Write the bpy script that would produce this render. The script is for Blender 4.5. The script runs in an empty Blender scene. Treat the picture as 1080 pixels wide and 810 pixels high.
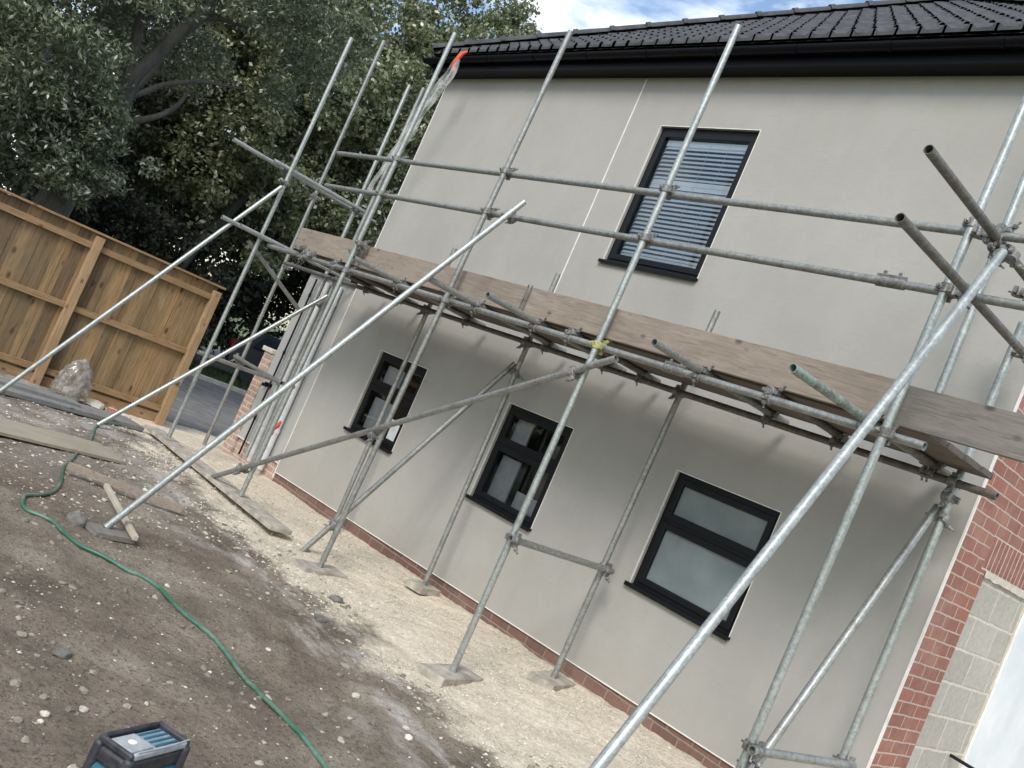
import bpy, bmesh, math, random
import numpy as np
from mathutils import Vector, Matrix, noise
random.seed(7); rng = np.random.default_rng(11)
D = bpy.data; SC = bpy.context.scene; COL = SC.collection
PI = math.pi

# ------------------------------------------------------------------ camera frame (solved from the photo's vanishing lines)
RM = np.array([[0.6217432, 0.6738996, 0.39911742], [0.2379983, 0.32292883, -0.91600971], [-0.7461851, 0.66451207, 0.04039185]])
FPX = 994.88285359
CAM = np.array([9.926, -5.924, 1.832])
def ray(p): return RM.T @ np.array([(p[0]-540)/FPX, (p[1]-405)/FPX, 1.0])
def at(p, ax, v):
    """point of the surveyed plane (x, y or z = v) seen at photo pixel p"""
    d = ray(p); t = (v-CAM[ax])/d[ax]; return CAM+t*d

# ------------------------------------------------------------------ tagging
def tag(o, label=None, cat=None, group=None, kind=None):
    if label: o['label'] = label
    if cat: o['category'] = cat
    if group: o['group'] = group
    if kind: o['kind'] = kind
    return o
def empty(name, loc, label=None, cat=None, group=None, rz=0):
    o = D.objects.new(name, None); COL.objects.link(o); o.location = loc; o.rotation_euler = (0, 0, rz)
    o.empty_display_size = .1
    return tag(o, label, cat, group)

# ------------------------------------------------------------------ materials
def mat(name):
    m = D.materials.new(name); m.use_nodes = True
    nt = m.node_tree; b = nt.nodes['Principled BSDF']; return m, nt, b
def N(nt, t, **kw):
    n = nt.nodes.new(t)
    for k, v in kw.items():
        if k in n.inputs: n.inputs[k].default_value = v
        else: setattr(n, k, v)
    return n
def ramp(nt, src, stops):
    r = nt.nodes.new('ShaderNodeValToRGB'); e = r.color_ramp.elements
    while len(e) < len(stops): e.new(.5)
    for i, (p, c) in enumerate(stops):
        e[i].position = p; e[i].color = (*c, 1) if len(c) == 3 else c
    nt.links.new(src, r.inputs[0]); return r
def pos(nt, scale=(1, 1, 1), obj=False):
    if obj: s = N(nt, 'ShaderNodeTexCoord').outputs['Object']
    else: s = N(nt, 'ShaderNodeNewGeometry').outputs['Position']
    mp = N(nt, 'ShaderNodeMapping'); mp.inputs['Scale'].default_value = scale
    nt.links.new(s, mp.inputs['Vector']); return mp.outputs[0]
def noi(nt, vec, scale, detail=4, rough=.6, dist=0):
    n = N(nt, 'ShaderNodeTexNoise'); n.inputs['Scale'].default_value = scale; n.inputs['Detail'].default_value = detail
    n.inputs['Roughness'].default_value = rough; n.inputs['Distortion'].default_value = dist
    nt.links.new(vec, n.inputs['Vector']); return n.outputs['Fac']
def mixc(nt, f, a, b, mode='MIX'):
    m = nt.nodes.new('ShaderNodeMix'); m.data_type = 'RGBA'; m.blend_type = mode
    for i, s in ((0, f), (6, a), (7, b)):
        if isinstance(s, (int, float)): m.inputs[i].default_value = s
        elif isinstance(s, tuple): m.inputs[i].default_value = (*s, 1) if len(s) == 3 else s
        else: nt.links.new(s, m.inputs[i])
    return m.outputs[2]
def math_(nt, op, a, b=None, clamp=False):
    m = nt.nodes.new('ShaderNodeMath'); m.operation = op; m.use_clamp = clamp
    for i, s in ((0, a), (1, b)):
        if s is None: continue
        if isinstance(s, (int, float)): m.inputs[i].default_value = s
        else: nt.links.new(s, m.inputs[i])
    return m.outputs[0]
def bump(nt, b, h, strength, dist):
    n = N(nt, 'ShaderNodeBump'); n.inputs['Strength'].default_value = strength; n.inputs['Distance'].default_value = dist
    nt.links.new(h, n.inputs['Height']); nt.links.new(n.outputs[0], b.inputs['Normal']); return n
def two_tone(name, a, b_, scale=3, rough=.7, bs=.2, bd=.003, bscale=60, metal=0, sc=(1, 1, 1), obj=False, spec=.5):
    m, nt, b = mat(name); v = pos(nt, sc, obj)
    r = ramp(nt, noi(nt, v, scale, 5), [(.35, a), (.68, b_)])
    nt.links.new(r.outputs[0], b.inputs['Base Color']); b.inputs['Roughness'].default_value = rough
    b.inputs['Metallic'].default_value = metal; b.inputs['Specular IOR Level'].default_value = spec
    if bs: bump(nt, b, noi(nt, v, bscale, 3), bs, bd)
    return m
def plain(name, c, rough=.6, metal=0, spec=.5):
    return two_tone(name, tuple(x*.88 for x in c), tuple(min(1, x*1.1) for x in c), 14, rough, .08, .001, 120, metal, spec=spec)

M = {}
def render_mat():
    m, nt, b = mat('rendered_wall'); v = pos(nt)
    c = ramp(nt, noi(nt, v, .9, 6, .55), [(.3, (.345, .333, .306)), (.7, (.400, .388, .358))]).outputs[0]
    v2 = pos(nt, (2.2, 2.2, .5))
    c = mixc(nt, ramp(nt, noi(nt, v2, 2.0, 5, .6), [(.5, (0, 0, 0)), (.8, (.22, .22, .22))]).outputs[0], c, (.455, .445, .415))
    fine = noi(nt, v, 260, 3, .7)
    c = mixc(nt, ramp(nt, fine, [(.38, (.35, .35, .35)), (.5, (0, 0, 0))]).outputs[0], c, (.34, .325, .29))
    blot = noi(nt, pos(nt, (1.3, 1, .9)), 3.4, 7, .7, .8)
    c = mixc(nt, ramp(nt, blot, [(.38, (.3, .3, .3)), (.54, (0, 0, 0))]).outputs[0], c, (.335, .323, .29))
    spl = ramp(nt, noi(nt, v, 75, 3, .6), [(.68, (0, 0, 0)), (.72, (.8, .8, .8))]).outputs[0]
    # splashed dirt low down on the wall
    sx = N(nt, 'ShaderNodeSeparateXYZ'); nt.links.new(pos(nt), sx.inputs[0])
    low = math_(nt, 'SUBTRACT', .62, sx.outputs[2], True)
    dirt = math_(nt, 'MULTIPLY', low, noi(nt, v, 5, 6, .7)); 
    c = mixc(nt, math_(nt, 'MULTIPLY', dirt, 1.1, True), c, (.33, .29, .22))
    c = mixc(nt, math_(nt, 'MULTIPLY', spl, math_(nt, 'MULTIPLY', low, 2.2, True)), c, (.24, .20, .15))
    nt.links.new(c, b.inputs['Base Color']); b.inputs['Roughness'].default_value = .92
    b.inputs['Specular IOR Level'].default_value = .2
    tr = noi(nt, pos(nt, (1, 1, 2.2)), 11, 6, .65, .6)
    bump(nt, b, math_(nt, 'ADD', math_(nt, 'MULTIPLY', fine, .55), math_(nt, 'MULTIPLY', tr, .7)), .6, .005)
    return m
M['render'] = render_mat()
M['render_grey'] = two_tone('grey_rendered_wall', (.36, .36, .345), (.42, .42, .40), 2, .9, .3, .003, 200)

def brick_mat(name, u, z, c1, c2, mortar, w=.225, h=.083, ms=.011, offz=0, offu=0, squash=1, freq=2, bias=0):
    m, nt, b = mat(name)
    g = N(nt, 'ShaderNodeNewGeometry').outputs['Position']; s = N(nt, 'ShaderNodeSeparateXYZ'); nt.links.new(g, s.inputs[0])
    cx = N(nt, 'ShaderNodeCombineXYZ')
    nt.links.new(math_(nt, 'ADD', s.outputs[u], offu), cx.inputs[0]); nt.links.new(math_(nt, 'ADD', s.outputs[z], offz), cx.inputs[1])
    wob = N(nt, 'ShaderNodeVectorMath'); wob.operation = 'MULTIPLY_ADD'
    nn = N(nt, 'ShaderNodeTexNoise'); nn.inputs['Scale'].default_value = 9; nt.links.new(g, nn.inputs['Vector'])
    nt.links.new(nn.outputs['Color'], wob.inputs[0]); wob.inputs[1].default_value = (.014, .014, 0); nt.links.new(cx.outputs[0], wob.inputs[2])
    br = N(nt, 'ShaderNodeTexBrick'); br.offset_frequency = freq
    br.inputs['Scale'].default_value = 1; br.inputs['Brick Width'].default_value = w; br.inputs['Row Height'].default_value = h
    br.inputs['Mortar Size'].default_value = ms; br.inputs['Mortar Smooth'].default_value = .25; br.inputs['Bias'].default_value = bias
    br.inputs['Color1'].default_value = (*c1, 1); br.inputs['Color2'].default_value = (*c2, 1); br.inputs['Mortar'].default_value = (*mortar, 1)
    nt.links.new(wob.outputs[0], br.inputs['Vector'])
    n2 = noi(nt, g, 30, 7, .78)
    c = mixc(nt, .55, br.outputs['Color'], ramp(nt, n2, [(.3, (.45, .44, .43)), (.65, (1.05, 1.05, 1.05))]).outputs[0], 'MULTIPLY')
    c = mixc(nt, ramp(nt, noi(nt, g, 2.2, 6, .65), [(.5, (0, 0, 0)), (.75, (.3, .3, .3))]).outputs[0], c, mortar)
    nt.links.new(c, b.inputs['Base Color']); b.inputs['Roughness'].default_value = .9
    hgt = math_(nt, 'MULTIPLY_ADD', br.outputs['Fac'], -1.0); 
    hh = math_(nt, 'ADD', math_(nt, 'MULTIPLY', br.outputs['Fac'], -1.0), math_(nt, 'MULTIPLY', n2, .5))
    bump(nt, b, hh, .8, .008)
    return m
M['brick'] = brick_mat('red_brick', 1, 2, (.37, .155, .11), (.29, .125, .095), (.54, .42, .35), w=.235, h=.0835, ms=.0065)
M['plinth'] = brick_mat('brown_brick', 0, 2, (.21, .115, .088), (.145, .085, .07), (.30, .22, .18), w=.235, h=.085, ms=.007, offz=.03)
M['palebrick'] = brick_mat('buff_brick', 0, 2, (.52, .33, .25), (.42, .26, .20), (.58, .52, .45), w=.22, h=.075, ms=.014)
M['plainbrick'] = two_tone('plain_red_brick', (.22, .095, .075), (.34, .15, .115), 12, .9, .5, .004, 60)
M['block'] = brick_mat('grey_block', 1, 2, (.50, .475, .42), (.42, .40, .35), (.66, .62, .53), w=.425, h=.228, ms=.011, offz=.155, offu=-.1)
M['mortar'] = two_tone('mortar', (.5, .46, .38), (.62, .58, .5), 25, .95, .7, .01, 60)
M['plasterwhite'] = two_tone('white_plaster', (.66, .70, .72), (.80, .82, .82), 2.2, .6, .2, .004, 20)
M['bead'] = plain('white_bead', (.74, .72, .67), .6)
M['black'] = plain('black_frame', (.006, .007, .009), .42, spec=.25)
M['fascia'] = plain('black_fascia', (.005, .005, .007), .42, spec=.16)
M['tile'] = two_tone('roof_tile', (.032, .034, .038), (.070, .072, .077), 7, .85, .3, .003, 90)
M['white'] = plain('white_plastic', (.72, .74, .76), .4)
M['greypvc'] = plain('grey_upvc', (.48, .49, .49), .45)
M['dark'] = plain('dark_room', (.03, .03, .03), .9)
M['rust'] = two_tone('rusty_iron', (.06, .045, .035), (.16, .12, .09), 40, .75, .4, .002, 150, .3)
M['orange'] = plain('orange_plastic', (.60, .085, .035), .5)
M['yellow'] = two_tone('chipped_yellow_paint', (.22, .21, .14), (.52, .50, .14), 45, .55, .2, .001, 90)
def galv(name, a, b_, rough=.42, metal=.75, rustc=None, amt=.0):
    m, nt, b = mat(name); v = pos(nt)
    vo = N(nt, 'ShaderNodeTexVoronoi'); vo.inputs['Scale'].default_value = 70; nt.links.new(v, vo.inputs['Vector'])
    c = ramp(nt, vo.outputs['Color'], [(.2, a), (.8, b_)]).outputs[0]
    c = mixc(nt, ramp(nt, noi(nt, v, 7, 6, .75), [(.47, (0, 0, 0)), (.75, (.5, .5, .5))]).outputs[0], c, tuple(x*.55 for x in a))
    spots = ramp(nt, noi(nt, v, 38, 4, .7), [(.66, (0, 0, 0)), (.72, (.6, .6, .6))]).outputs[0]
    c = mixc(nt, spots, c, (.62, .62, .58))           # cement splashes
    if rustc: c = mixc(nt, ramp(nt, noi(nt, v, 9, 6, .8), [(.5-amt, (0, 0, 0)), (.62-amt, (.8, .8, .8))]).outputs[0], c, rustc)
    nt.links.new(c, b.inputs['Base Color'])
    rr = ramp(nt, noi(nt, v, 25, 4, .7), [(.3, (rough-.08,)*3), (.7, (rough+.22,)*3)]); nt.links.new(rr.outputs[0], b.inputs['Roughness'])
    b.inputs['Metallic'].default_value = metal
    bump(nt, b, noi(nt, v, 80, 4), .15, .001)
    return m
M['galv'] = galv('galvanised_steel', (.32, .345, .33), (.44, .465, .445), .38, .62)
M['galv_dull'] = galv('dull_galvanised_steel', (.26, .268, .255), (.36, .367, .35), .42, .6, (.20, .175, .14), -.03)
M['galv_dark'] = galv('weathered_steel', (.13, .13, .125), (.21, .21, .20), .55, .4, (.13, .095, .07), .05)
M['fitting'] = galv('fitting_steel', (.17, .17, .165), (.30, .30, .29), .5, .5, (.11, .09, .07), .0)
M['greenpaint'] = galv('faded_green_tube', (.20, .27, .23), (.32, .38, .34), .5, .3, (.12, .09, .07), .0)
def wood(name, a, b_, c3, axis=0, rough=.75, knots=True, g=1.0):
    m, nt, b = mat(name)
    sc = [14, 14, 14]; sc[axis] = 1.1
    v = pos(nt, tuple(sc)); v1 = pos(nt)
    gr = noi(nt, v, 3.5*g, 6, .7, 1.0)
    c = ramp(nt, gr, [(.28, c3), (.45, a), (.72, b_)]).outputs[0]
    c = mixc(nt, ramp(nt, noi(nt, v1, 2.4, 5, .65), [(.42, (0, 0, 0)), (.75, (.6, .6, .6))]).outputs[0], c, tuple(x*.7 for x in a))
    if knots:
        vo = N(nt, 'ShaderNodeTexVoronoi'); vo.inputs['Scale'].default_value = 1
        s2 = [7.5, 7.5, 7.5]; s2[axis] = 4.5
        nt.links.new(pos(nt, tuple(s2)), vo.inputs['Vector'])
        k = ramp(nt, vo.outputs['Distance'], [(.07, (.85, .85, .85)), (.17, (0, 0, 0))]).outputs[0]
        c = mixc(nt, k, c, tuple(x*.35 for x in a))
    nt.links.new(c, b.inputs['Base Color']); b.inputs['Roughness'].default_value = rough
    b.inputs['Specular IOR Level'].default_value = .3
    bump(nt, b, gr, .35, .003)
    return m
M['board'] = wood('weathered_board', (.25, .205, .165), (.34, .29, .24), (.14, .11, .09), 0)
M['board_grey'] = wood('grey_board', (.17, .155, .135), (.25, .23, .20), (.10, .09, .08), 0)
M['board_under'] = wood('dark_board', (.12, .10, .085), (.19, .165, .14), (.08, .065, .055), 0)  # darker board tone for the flat platform boards
M['ply'] = wood('thin_plywood', (.30, .27, .20), (.40, .36, .28), (.22, .19, .15), 1, knots=False)
M['dusty'] = two_tone('dusty_board', (.24, .215, .18), (.48, .44, .37), 9, .9, .4, .003, 60)
M['timber_grey'] = wood('grey_timber', (.20, .20, .19), (.29, .29, .275), (.14, .14, .13), 1)
M['lath'] = wood('pale_lath', (.42, .38, .30), (.52, .47, .38), (.33, .28, .22), 0, knots=False)
def fence_mat():
    m, nt, b = mat('treated_pine'); g = N(nt, 'ShaderNodeNewGeometry').outputs['Position']
    s = N(nt, 'ShaderNodeSeparateXYZ'); nt.links.new(g, s.inputs[0])
    cell = math_(nt, 'FLOOR', math_(nt, 'MULTIPLY', s.outputs[1], 1/.148))
    wn = N(nt, 'ShaderNodeTexWhiteNoise'); wn.noise_dimensions = '1D'; nt.links.new(cell, wn.inputs['W'])
    cx = N(nt, 'ShaderNodeCombineXYZ'); nt.links.new(math_(nt, 'MULTIPLY', wn.outputs['Value'], 20.), cx.inputs[0])
    add = N(nt, 'ShaderNodeVectorMath'); add.operation = 'ADD'; nt.links.new(pos(nt, (14, 14, 1.0)), add.inputs[0]); nt.links.new(cx.outputs[0], add.inputs[1])
    gr = noi(nt, add.outputs[0], 2.2, 6, .65, 1.2)
    c = ramp(nt, gr, [(.25, (.12, .073, .036)), (.5, (.255, .168, .086)), (.78, (.37, .262, .145))]).outputs[0]
    tone = ramp(nt, wn.outputs['Value'], [(0, (.48, .47, .46)), (.35, (.82, .84, .80)), (.7, (.95, .93, .90)), (1, (1.22, 1.15, 1.0))]).outputs[0]
    c = mixc(nt, 1.0, c, tone, 'MULTIPLY')
    add2 = N(nt, 'ShaderNodeVectorMath'); add2.operation = 'ADD'; nt.links.new(pos(nt, (6, 6, 3.2)), add2.inputs[0]); nt.links.new(cx.outputs[0], add2.inputs[1])
    vo = N(nt, 'ShaderNodeTexVoronoi'); vo.inputs['Scale'].default_value = 1; nt.links.new(add2.outputs[0], vo.inputs['Vector'])
    k = ramp(nt, vo.outputs['Distance'], [(.09, (.9, .9, .9)), (.19, (0, 0, 0))]).outputs[0]
    c = mixc(nt, k, c, (.055, .03, .015))
    c = mixc(nt, ramp(nt, noi(nt, g, 1.7, 5, .6), [(.5, (0, 0, 0)), (.72, (.35, .35, .35))]).outputs[0], c, (.15, .13, .075))
    nt.links.new(c, b.inputs['Base Color']); b.inputs['Roughness'].default_value = .7
    bump(nt, b, gr, .4, .003); return m
M['fence'] = fence_mat()
M['fence_rail'] = wood('pine_rail', (.26, .165, .086), (.37, .26, .15), (.16, .095, .045), 1)
M['fence_post'] = wood('pine_post', (.33, .22, .12), (.44, .315, .19), (.20, .125, .06), 2)

def ground_mat():
    m, nt, b = mat('building_site_ground'); v = pos(nt); s = N(nt, 'ShaderNodeSeparateXYZ'); nt.links.new(v, s.inputs[0])
    # soil
    soil = ramp(nt, noi(nt, v, 1.3, 8, .68), [(.3, (.11, .088, .066)), (.5, (.225, .185, .14)), (.72, (.38, .33, .262))]).outputs[0]
    soil = mixc(nt, ramp(nt, noi(nt, v, .8, 4, .6), [(.5, (0, 0, 0)), (.66, (.55, .55, .55))]).outputs[0], soil, (.185, .145, .115))
    soil = mixc(nt, ramp(nt, noi(nt, v, .6, 5, .6), [(.52, (0, 0, 0)), (.68, (.5, .5, .5))]).outputs[0], soil, (.135, .13, .095))
    soil = mixc(nt, ramp(nt, noi(nt, v, 42, 6, .75), [(.36, (.75, .75, .75)), (.5, (0, 0, 0))]).outputs[0], soil, (.05, .042, .035))
    # pale grit flecks, denser in patches
    def flecks(scale, lo, hi, dens):
        vo = N(nt, 'ShaderNodeTexVoronoi'); vo.inputs['Scale'].default_value = scale; nt.links.new(v, vo.inputs['Vector'])
        a = ramp(nt, vo.outputs['Distance'], [(lo, (1, 1, 1)), (hi, (0, 0, 0))]).outputs[0]
        sep = N(nt, 'ShaderNodeSeparateColor'); nt.links.new(vo.outputs['Color'], sep.inputs[0])
        return math_(nt, 'MULTIPLY', a, math_(nt, 'GREATER_THAN', sep.outputs[0], dens)), sep.outputs[1]
    f1, t1 = flecks(95, .22, .34, .92); f2, t2 = flecks(42, .18, .27, .96)
    fl = math_(nt, 'MAXIMUM', f1, f2)
    # gravel (pale limestone)
    vg = N(nt, 'ShaderNodeTexVoronoi'); vg.inputs['Scale'].default_value = 70; nt.links.new(v, vg.inputs['Vector'])
    gs = N(nt, 'ShaderNodeSeparateColor'); nt.links.new(vg.outputs['Color'], gs.inputs[0])
    grav = ramp(nt, gs.outputs[0], [(0, (.56, .49, .37)), (.5, (.76, .68, .54)), (1, (.86, .81, .68))]).outputs[0]
    grav = mixc(nt, ramp(nt, vg.outputs['Distance'], [(.32, (0, 0, 0)), (.65, (.65, .65, .65))]).outputs[0], grav, (.40, .34, .25))
    fine = ramp(nt, noi(nt, v, 30, 6, .75), [(.32, (.52, .445, .335)), (.62, (.80, .72, .58))]).outputs[0]
    grav = mixc(nt, ramp(nt, noi(nt, v, 2.6, 5, .6), [(.42, (0, 0, 0)), (.6, (1, 1, 1))]).outputs[0], fine, grav)
    grav = mixc(nt, ramp(nt, noi(nt, v, 1.9, 5, .7), [(.5, (0, 0, 0)), (.72, (.6, .6, .6))]).outputs[0], grav, (.60, .50, .39))
    # white cement dust
    dust = ramp(nt, noi(nt, pos(nt, (.7, 1.8, 1)), 1.5, 7, .7), [(.50, (0, 0, 0)), (.66, (1, 1, 1))]).outputs[0]
    edge = noi(nt, v, 1.1, 8, .70)
    # signed distance from the gravel/soil boundary: y rises towards the house
    yy = math_(nt, 'ADD', s.outputs[1], math_(nt, 'MULTIPLY', math_(nt, 'SUBTRACT', edge, .5), 2.6))
    yy = math_(nt, 'ADD', yy, math_(nt, 'MULTIPLY', s.outputs[0], .03))
    gm = ramp(nt, math_(nt, 'ADD', yy, 2.0), [(.30, (0, 0, 0)), (.62, (1, 1, 1))]).outputs[0]     # 0 at y=-1.6, 1 at y=-1.34
    dm = ramp(nt, math_(nt, 'MULTIPLY', math_(nt, 'ADD', yy, 3.1), .5), [(.30, (0, 0, 0)), (.62, (.9, .9, .9)), (.85, (.25, .25, .25))]).outputs[0]
    c = mixc(nt, fl, soil, mixc(nt, t1, (.30, .27, .21), (.58, .55, .46)))
    c = mixc(nt, math_(nt, 'MULTIPLY', dm, dust), c, (.60, .565, .52))
    # dusty grey tint over the strewn far left of the site
    xm = ramp(nt, math_(nt, 'MULTIPLY', math_(nt, 'ADD', s.outputs[0], 2.), .2), [(.35, (.75, .75, .75)), (1., (0, 0, 0))]).outputs[0]
    c = mixc(nt, math_(nt, 'MULTIPLY', xm, ramp(nt, noi(nt, v, 2.7, 7, .75), [(.40, (0, 0, 0)), (.64, (1, 1, 1))]).outputs[0]), c, (.42, .40, .375))
    c = mixc(nt, gm, c, grav)
    nt.links.new(c, b.inputs['Base Color']); b.inputs['Roughness'].default_value = .95; b.inputs['Specular IOR Level'].default_value = .15
    h = math_(nt, 'ADD', noi(nt, v, 16, 8, .72), math_(nt, 'MULTIPLY', noi(nt, v, 90, 5, .7), .45))
    h = math_(nt, 'ADD', h, math_(nt, 'MULTIPLY', fl, .4))
    bump(nt, b, h, .9, .022)
    return m
M['ground'] = ground_mat()
M['asphalt'] = two_tone('worn_asphalt', (.15, .148, .145), (.23, .228, .222), 3, .95, .5, .006, 80, spec=.1)
M['grass'] = two_tone('grass', (.06, .085, .03), (.13, .16, .06), 2.5, .9, .8, .03, 30)
M['kerb'] = two_tone('kerb_concrete', (.33, .31, .28), (.42, .40, .36), 9, .9, .3, .004, 60)
M['stone'] = two_tone('stones', (.20, .18, .15), (.48, .45, .38), 9, .9, .4, .004, 60)
M['stone_dark'] = two_tone('dark_stone', (.10, .095, .085), (.20, .19, .17), 12, .9, .6, .006, 60)

# ------------------------------------------------------------------ mesh builder
class MB:
    def __init__(s): s.v = []; s.f = []
    def quad(s, a, b, c, d):
        n = len(s.v); s.v += [tuple(a), tuple(b), tuple(c), tuple(d)]; s.f.append((n, n+1, n+2, n+3)); return s
    def box(s, lo, hi, M4=None):
        n = len(s.v); x0, y0, z0 = lo; x1, y1, z1 = hi
        c = [(x0,y0,z0),(x1,y0,z0),(x1,y1,z0),(x0,y1,z0),(x0,y0,z1),(x1,y0,z1),(x1,y1,z1),(x0,y1,z1)]
        if M4 is not None: c = [tuple(M4 @ Vector(p)) for p in c]
        s.v += c; s.f += [tuple(n+i for i in q) for q in ((0,3,2,1),(4,5,6,7),(0,1,5,4),(1,2,6,5),(2,3,7,6),(3,0,4,7))]; return s
    def bar(s, A, B, w, h, up=(0,0,1)):
        A, B = Vector(A), Vector(B); d = (B-A); L = d.length; d.normalize(); u = Vector(up); u = (u-u.dot(d)*d).normalized(); r = d.cross(u)
        M4 = Matrix((( *[d[0], r[0], u[0]], A[0]), (d[1], r[1], u[1], A[1]), (d[2], r[2], u[2], A[2]), (0,0,0,1)))
        return s.box((0, -w/2, -h/2), (L, w/2, h/2), M4)
    def cyl(s, A, B, r, n=16, r2=None, cap=True, hollow=0):
        A, B = Vector(A), Vector(B); d = (B-A).normalized(); a = d.orthogonal().normalized(); b = d.cross(a); r2 = r if r2 is None else r2
        k = len(s.v)
        for P, q in ((A, r), (B, r2)):
            for i in range(n):
                t = 2*PI*i/n; s.v.append(tuple(P+(a*math.cos(t)+b*math.sin(t))*q))
        for i in range(n): j = (i+1) % n; s.f.append((k+i, k+j, k+n+j, k+n+i))
        if hollow:
            for e, (P, off, sg) in enumerate(((A, 0, 1), (B, n, -1))):
                q = len(s.v)
                for dep in (0, .16):
                    for i in range(n):
                        t = 2*PI*i/n; s.v.append(tuple(P+d*sg*dep+(a*math.cos(t)+b*math.sin(t))*hollow))
                for i in range(n):
                    j = (i+1) % n
                    f1 = (k+off+i, q+i, q+j, k+off+j); f2 = (q+i, q+n+i, q+n+j, q+j)
                    if e: f1 = f1[::-1]; f2 = f2[::-1]
                    s.f += [f1, f2]
                s.f.append(tuple(q+n+i for i in range(n)))
        elif cap: s.f.append(tuple(k+i for i in reversed(range(n)))); s.f.append(tuple(k+n+i for i in range(n)))
        return s
    def tube(s, pts, rad, n=10):
        pts = [Vector(p) for p in pts]; k = len(s.v); up = Vector((0,0,1)); m = len(pts)
        rr = rad if hasattr(rad, '__len__') else [rad]*m
        a = None
        for i, p in enumerate(pts):
            d = (pts[min(i+1, m-1)]-pts[max(i-1, 0)]).normalized()
            if a is None: a = d.orthogonal().normalized()
            a = (a-a.dot(d)*d).normalized(); b = d.cross(a)
            for j in range(n): t = 2*PI*j/n; s.v.append(tuple(p+(a*math.cos(t)+b*math.sin(t))*rr[i]))
        for i in range(m-1):
            for j in range(n): q = (j+1) % n; s.f.append((k+i*n+j, k+i*n+q, k+(i+1)*n+q, k+(i+1)*n+j))
        s.f.append(tuple(k+j for j in reversed(range(n)))); s.f.append(tuple(k+(m-1)*n+j for j in range(n))); return s
    def build(s, name, m, parent=None, smooth=False, bevel=0, loc=None, seg=2):
        me = D.meshes.new(name); me.from_pydata(s.v, [], s.f); me.validate(); me.update()
        o = D.objects.new(name, me); COL.objects.link(o); me.materials.append(m if not isinstance(m, str) else M[m])
        if parent is not None:
            o.parent = parent; o.matrix_parent_inverse = Matrix.Translation(parent.location).inverted() if parent.rotation_euler.z == 0 else Matrix()
        if smooth:
            me.polygons.foreach_set('use_smooth', [True]*len(me.polygons))
            me.set_sharp_from_angle(angle=math.radians(38))
        if bevel:
            bv = o.modifiers.new('bevel', 'BEVEL'); bv.width = bevel; bv.segments = seg; bv.limit_method = 'ANGLE'; bv.angle_limit = .6
        return o

# ------------------------------------------------------------------ ground
def gz(x, y):
    """height of the site ground"""
    t = min(1, max(0, (y+3.2)/3.2)); base = .03+(.045+.026*max(0, min(8, x)))*t**2.2
    if x < -.3: base = max(.0, base-.09*min(1, (-.3-x)/1.5)*t)
    return base
def gnoise(x, y):
    p = Vector((x, y, 0))
    n = noise.fractal(p*1.2, 1.0, 2.1, 5)*.026 + noise.fractal(p*9, .8, 2.2, 3)*.008 + (noise.noise(p*24)*.0035 if y > -5 else 0)
    ridge = abs(noise.noise(p*3.1+Vector((7, 3, 0))))*.012
    return n+ridge
def site():
    xs = np.concatenate([np.arange(-2.6, 2.4, .04), np.arange(2.4, 9.2, .022), np.arange(9.2, 13.01, .08)])
    ys = np.concatenate([np.arange(-9, -5, .1), np.arange(-5., .06, .024), np.arange(.06, 3.2, .15)])
    nx, ny = len(xs), len(ys); V = np.empty((ny, nx, 3))
    for j, y in enumerate(ys):
        for i, x in enumerate(xs):
            V[j, i] = (x, y, gz(x, y)+gnoise(x, y))
    V[:, 0, 2] = -.2; V[:, -1, 2] = -.2; V[0, :, 2] = -.2
    V = V.reshape(-1, 3); idx = np.arange(nx*ny).reshape(ny, nx)
    F = np.stack([idx[:-1, :-1], idx[:-1, 1:], idx[1:, 1:], idx[1:, :-1]], -1).reshape(-1, 4)
    o = fast_mesh('ground', V, F, M['ground'], smooth=True); tag(o, kind='structure')
def fast_mesh(name, V, F, m, parent=None, smooth=False, attr=None):
    me = D.meshes.new(name); k = F.shape[1]
    me.vertices.add(len(V)); me.vertices.foreach_set('co', V.astype(np.float32).ravel())
    me.loops.add(F.size); me.loops.foreach_set('vertex_index', F.astype(np.int32).ravel())
    me.polygons.add(len(F)); me.polygons.foreach_set('loop_start', (np.arange(len(F))*k).astype(np.int32))
    me.polygons.foreach_set('use_smooth', np.full(len(F), smooth))
    me.update(calc_edges=True)
    if attr is not None:
        a = me.attributes.new('tone', 'FLOAT', 'FACE'); a.data.foreach_set('value', attr.astype(np.float32))
    me.materials.append(m); o = D.objects.new(name, me); COL.objects.link(o)
    if parent is not None: o.parent = parent; o.matrix_parent_inverse = Matrix.Translation(parent.location).inverted()
    return o
site()
g = MB(); g.quad((-400, -400, -.12), (400, -400, -.12), (400, 400, -.12), (-400, 400, -.12)); tag(g.build('far_ground', 'grass'), kind='structure')
g = MB(); g.quad((-10.6, -12, -.03), (-2.3, -12, -.03), (-2.3, 14, -.03), (-10.6, 14, -.03)); tag(g.build('driveway', 'asphalt'), kind='structure')
g = MB(); g.box((-10.85, -12, -.1), (-10.6, 14, .06)); tag(g.build('kerb', 'kerb', bevel=.015), kind='structure')
g = MB(); g.quad((-26, -30, -.07), (-16.0, -30, -.07), (-16.0, 60, -.07), (-26, 60, -.07)); tag(g.build('road', 'asphalt'), kind='structure')

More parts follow.
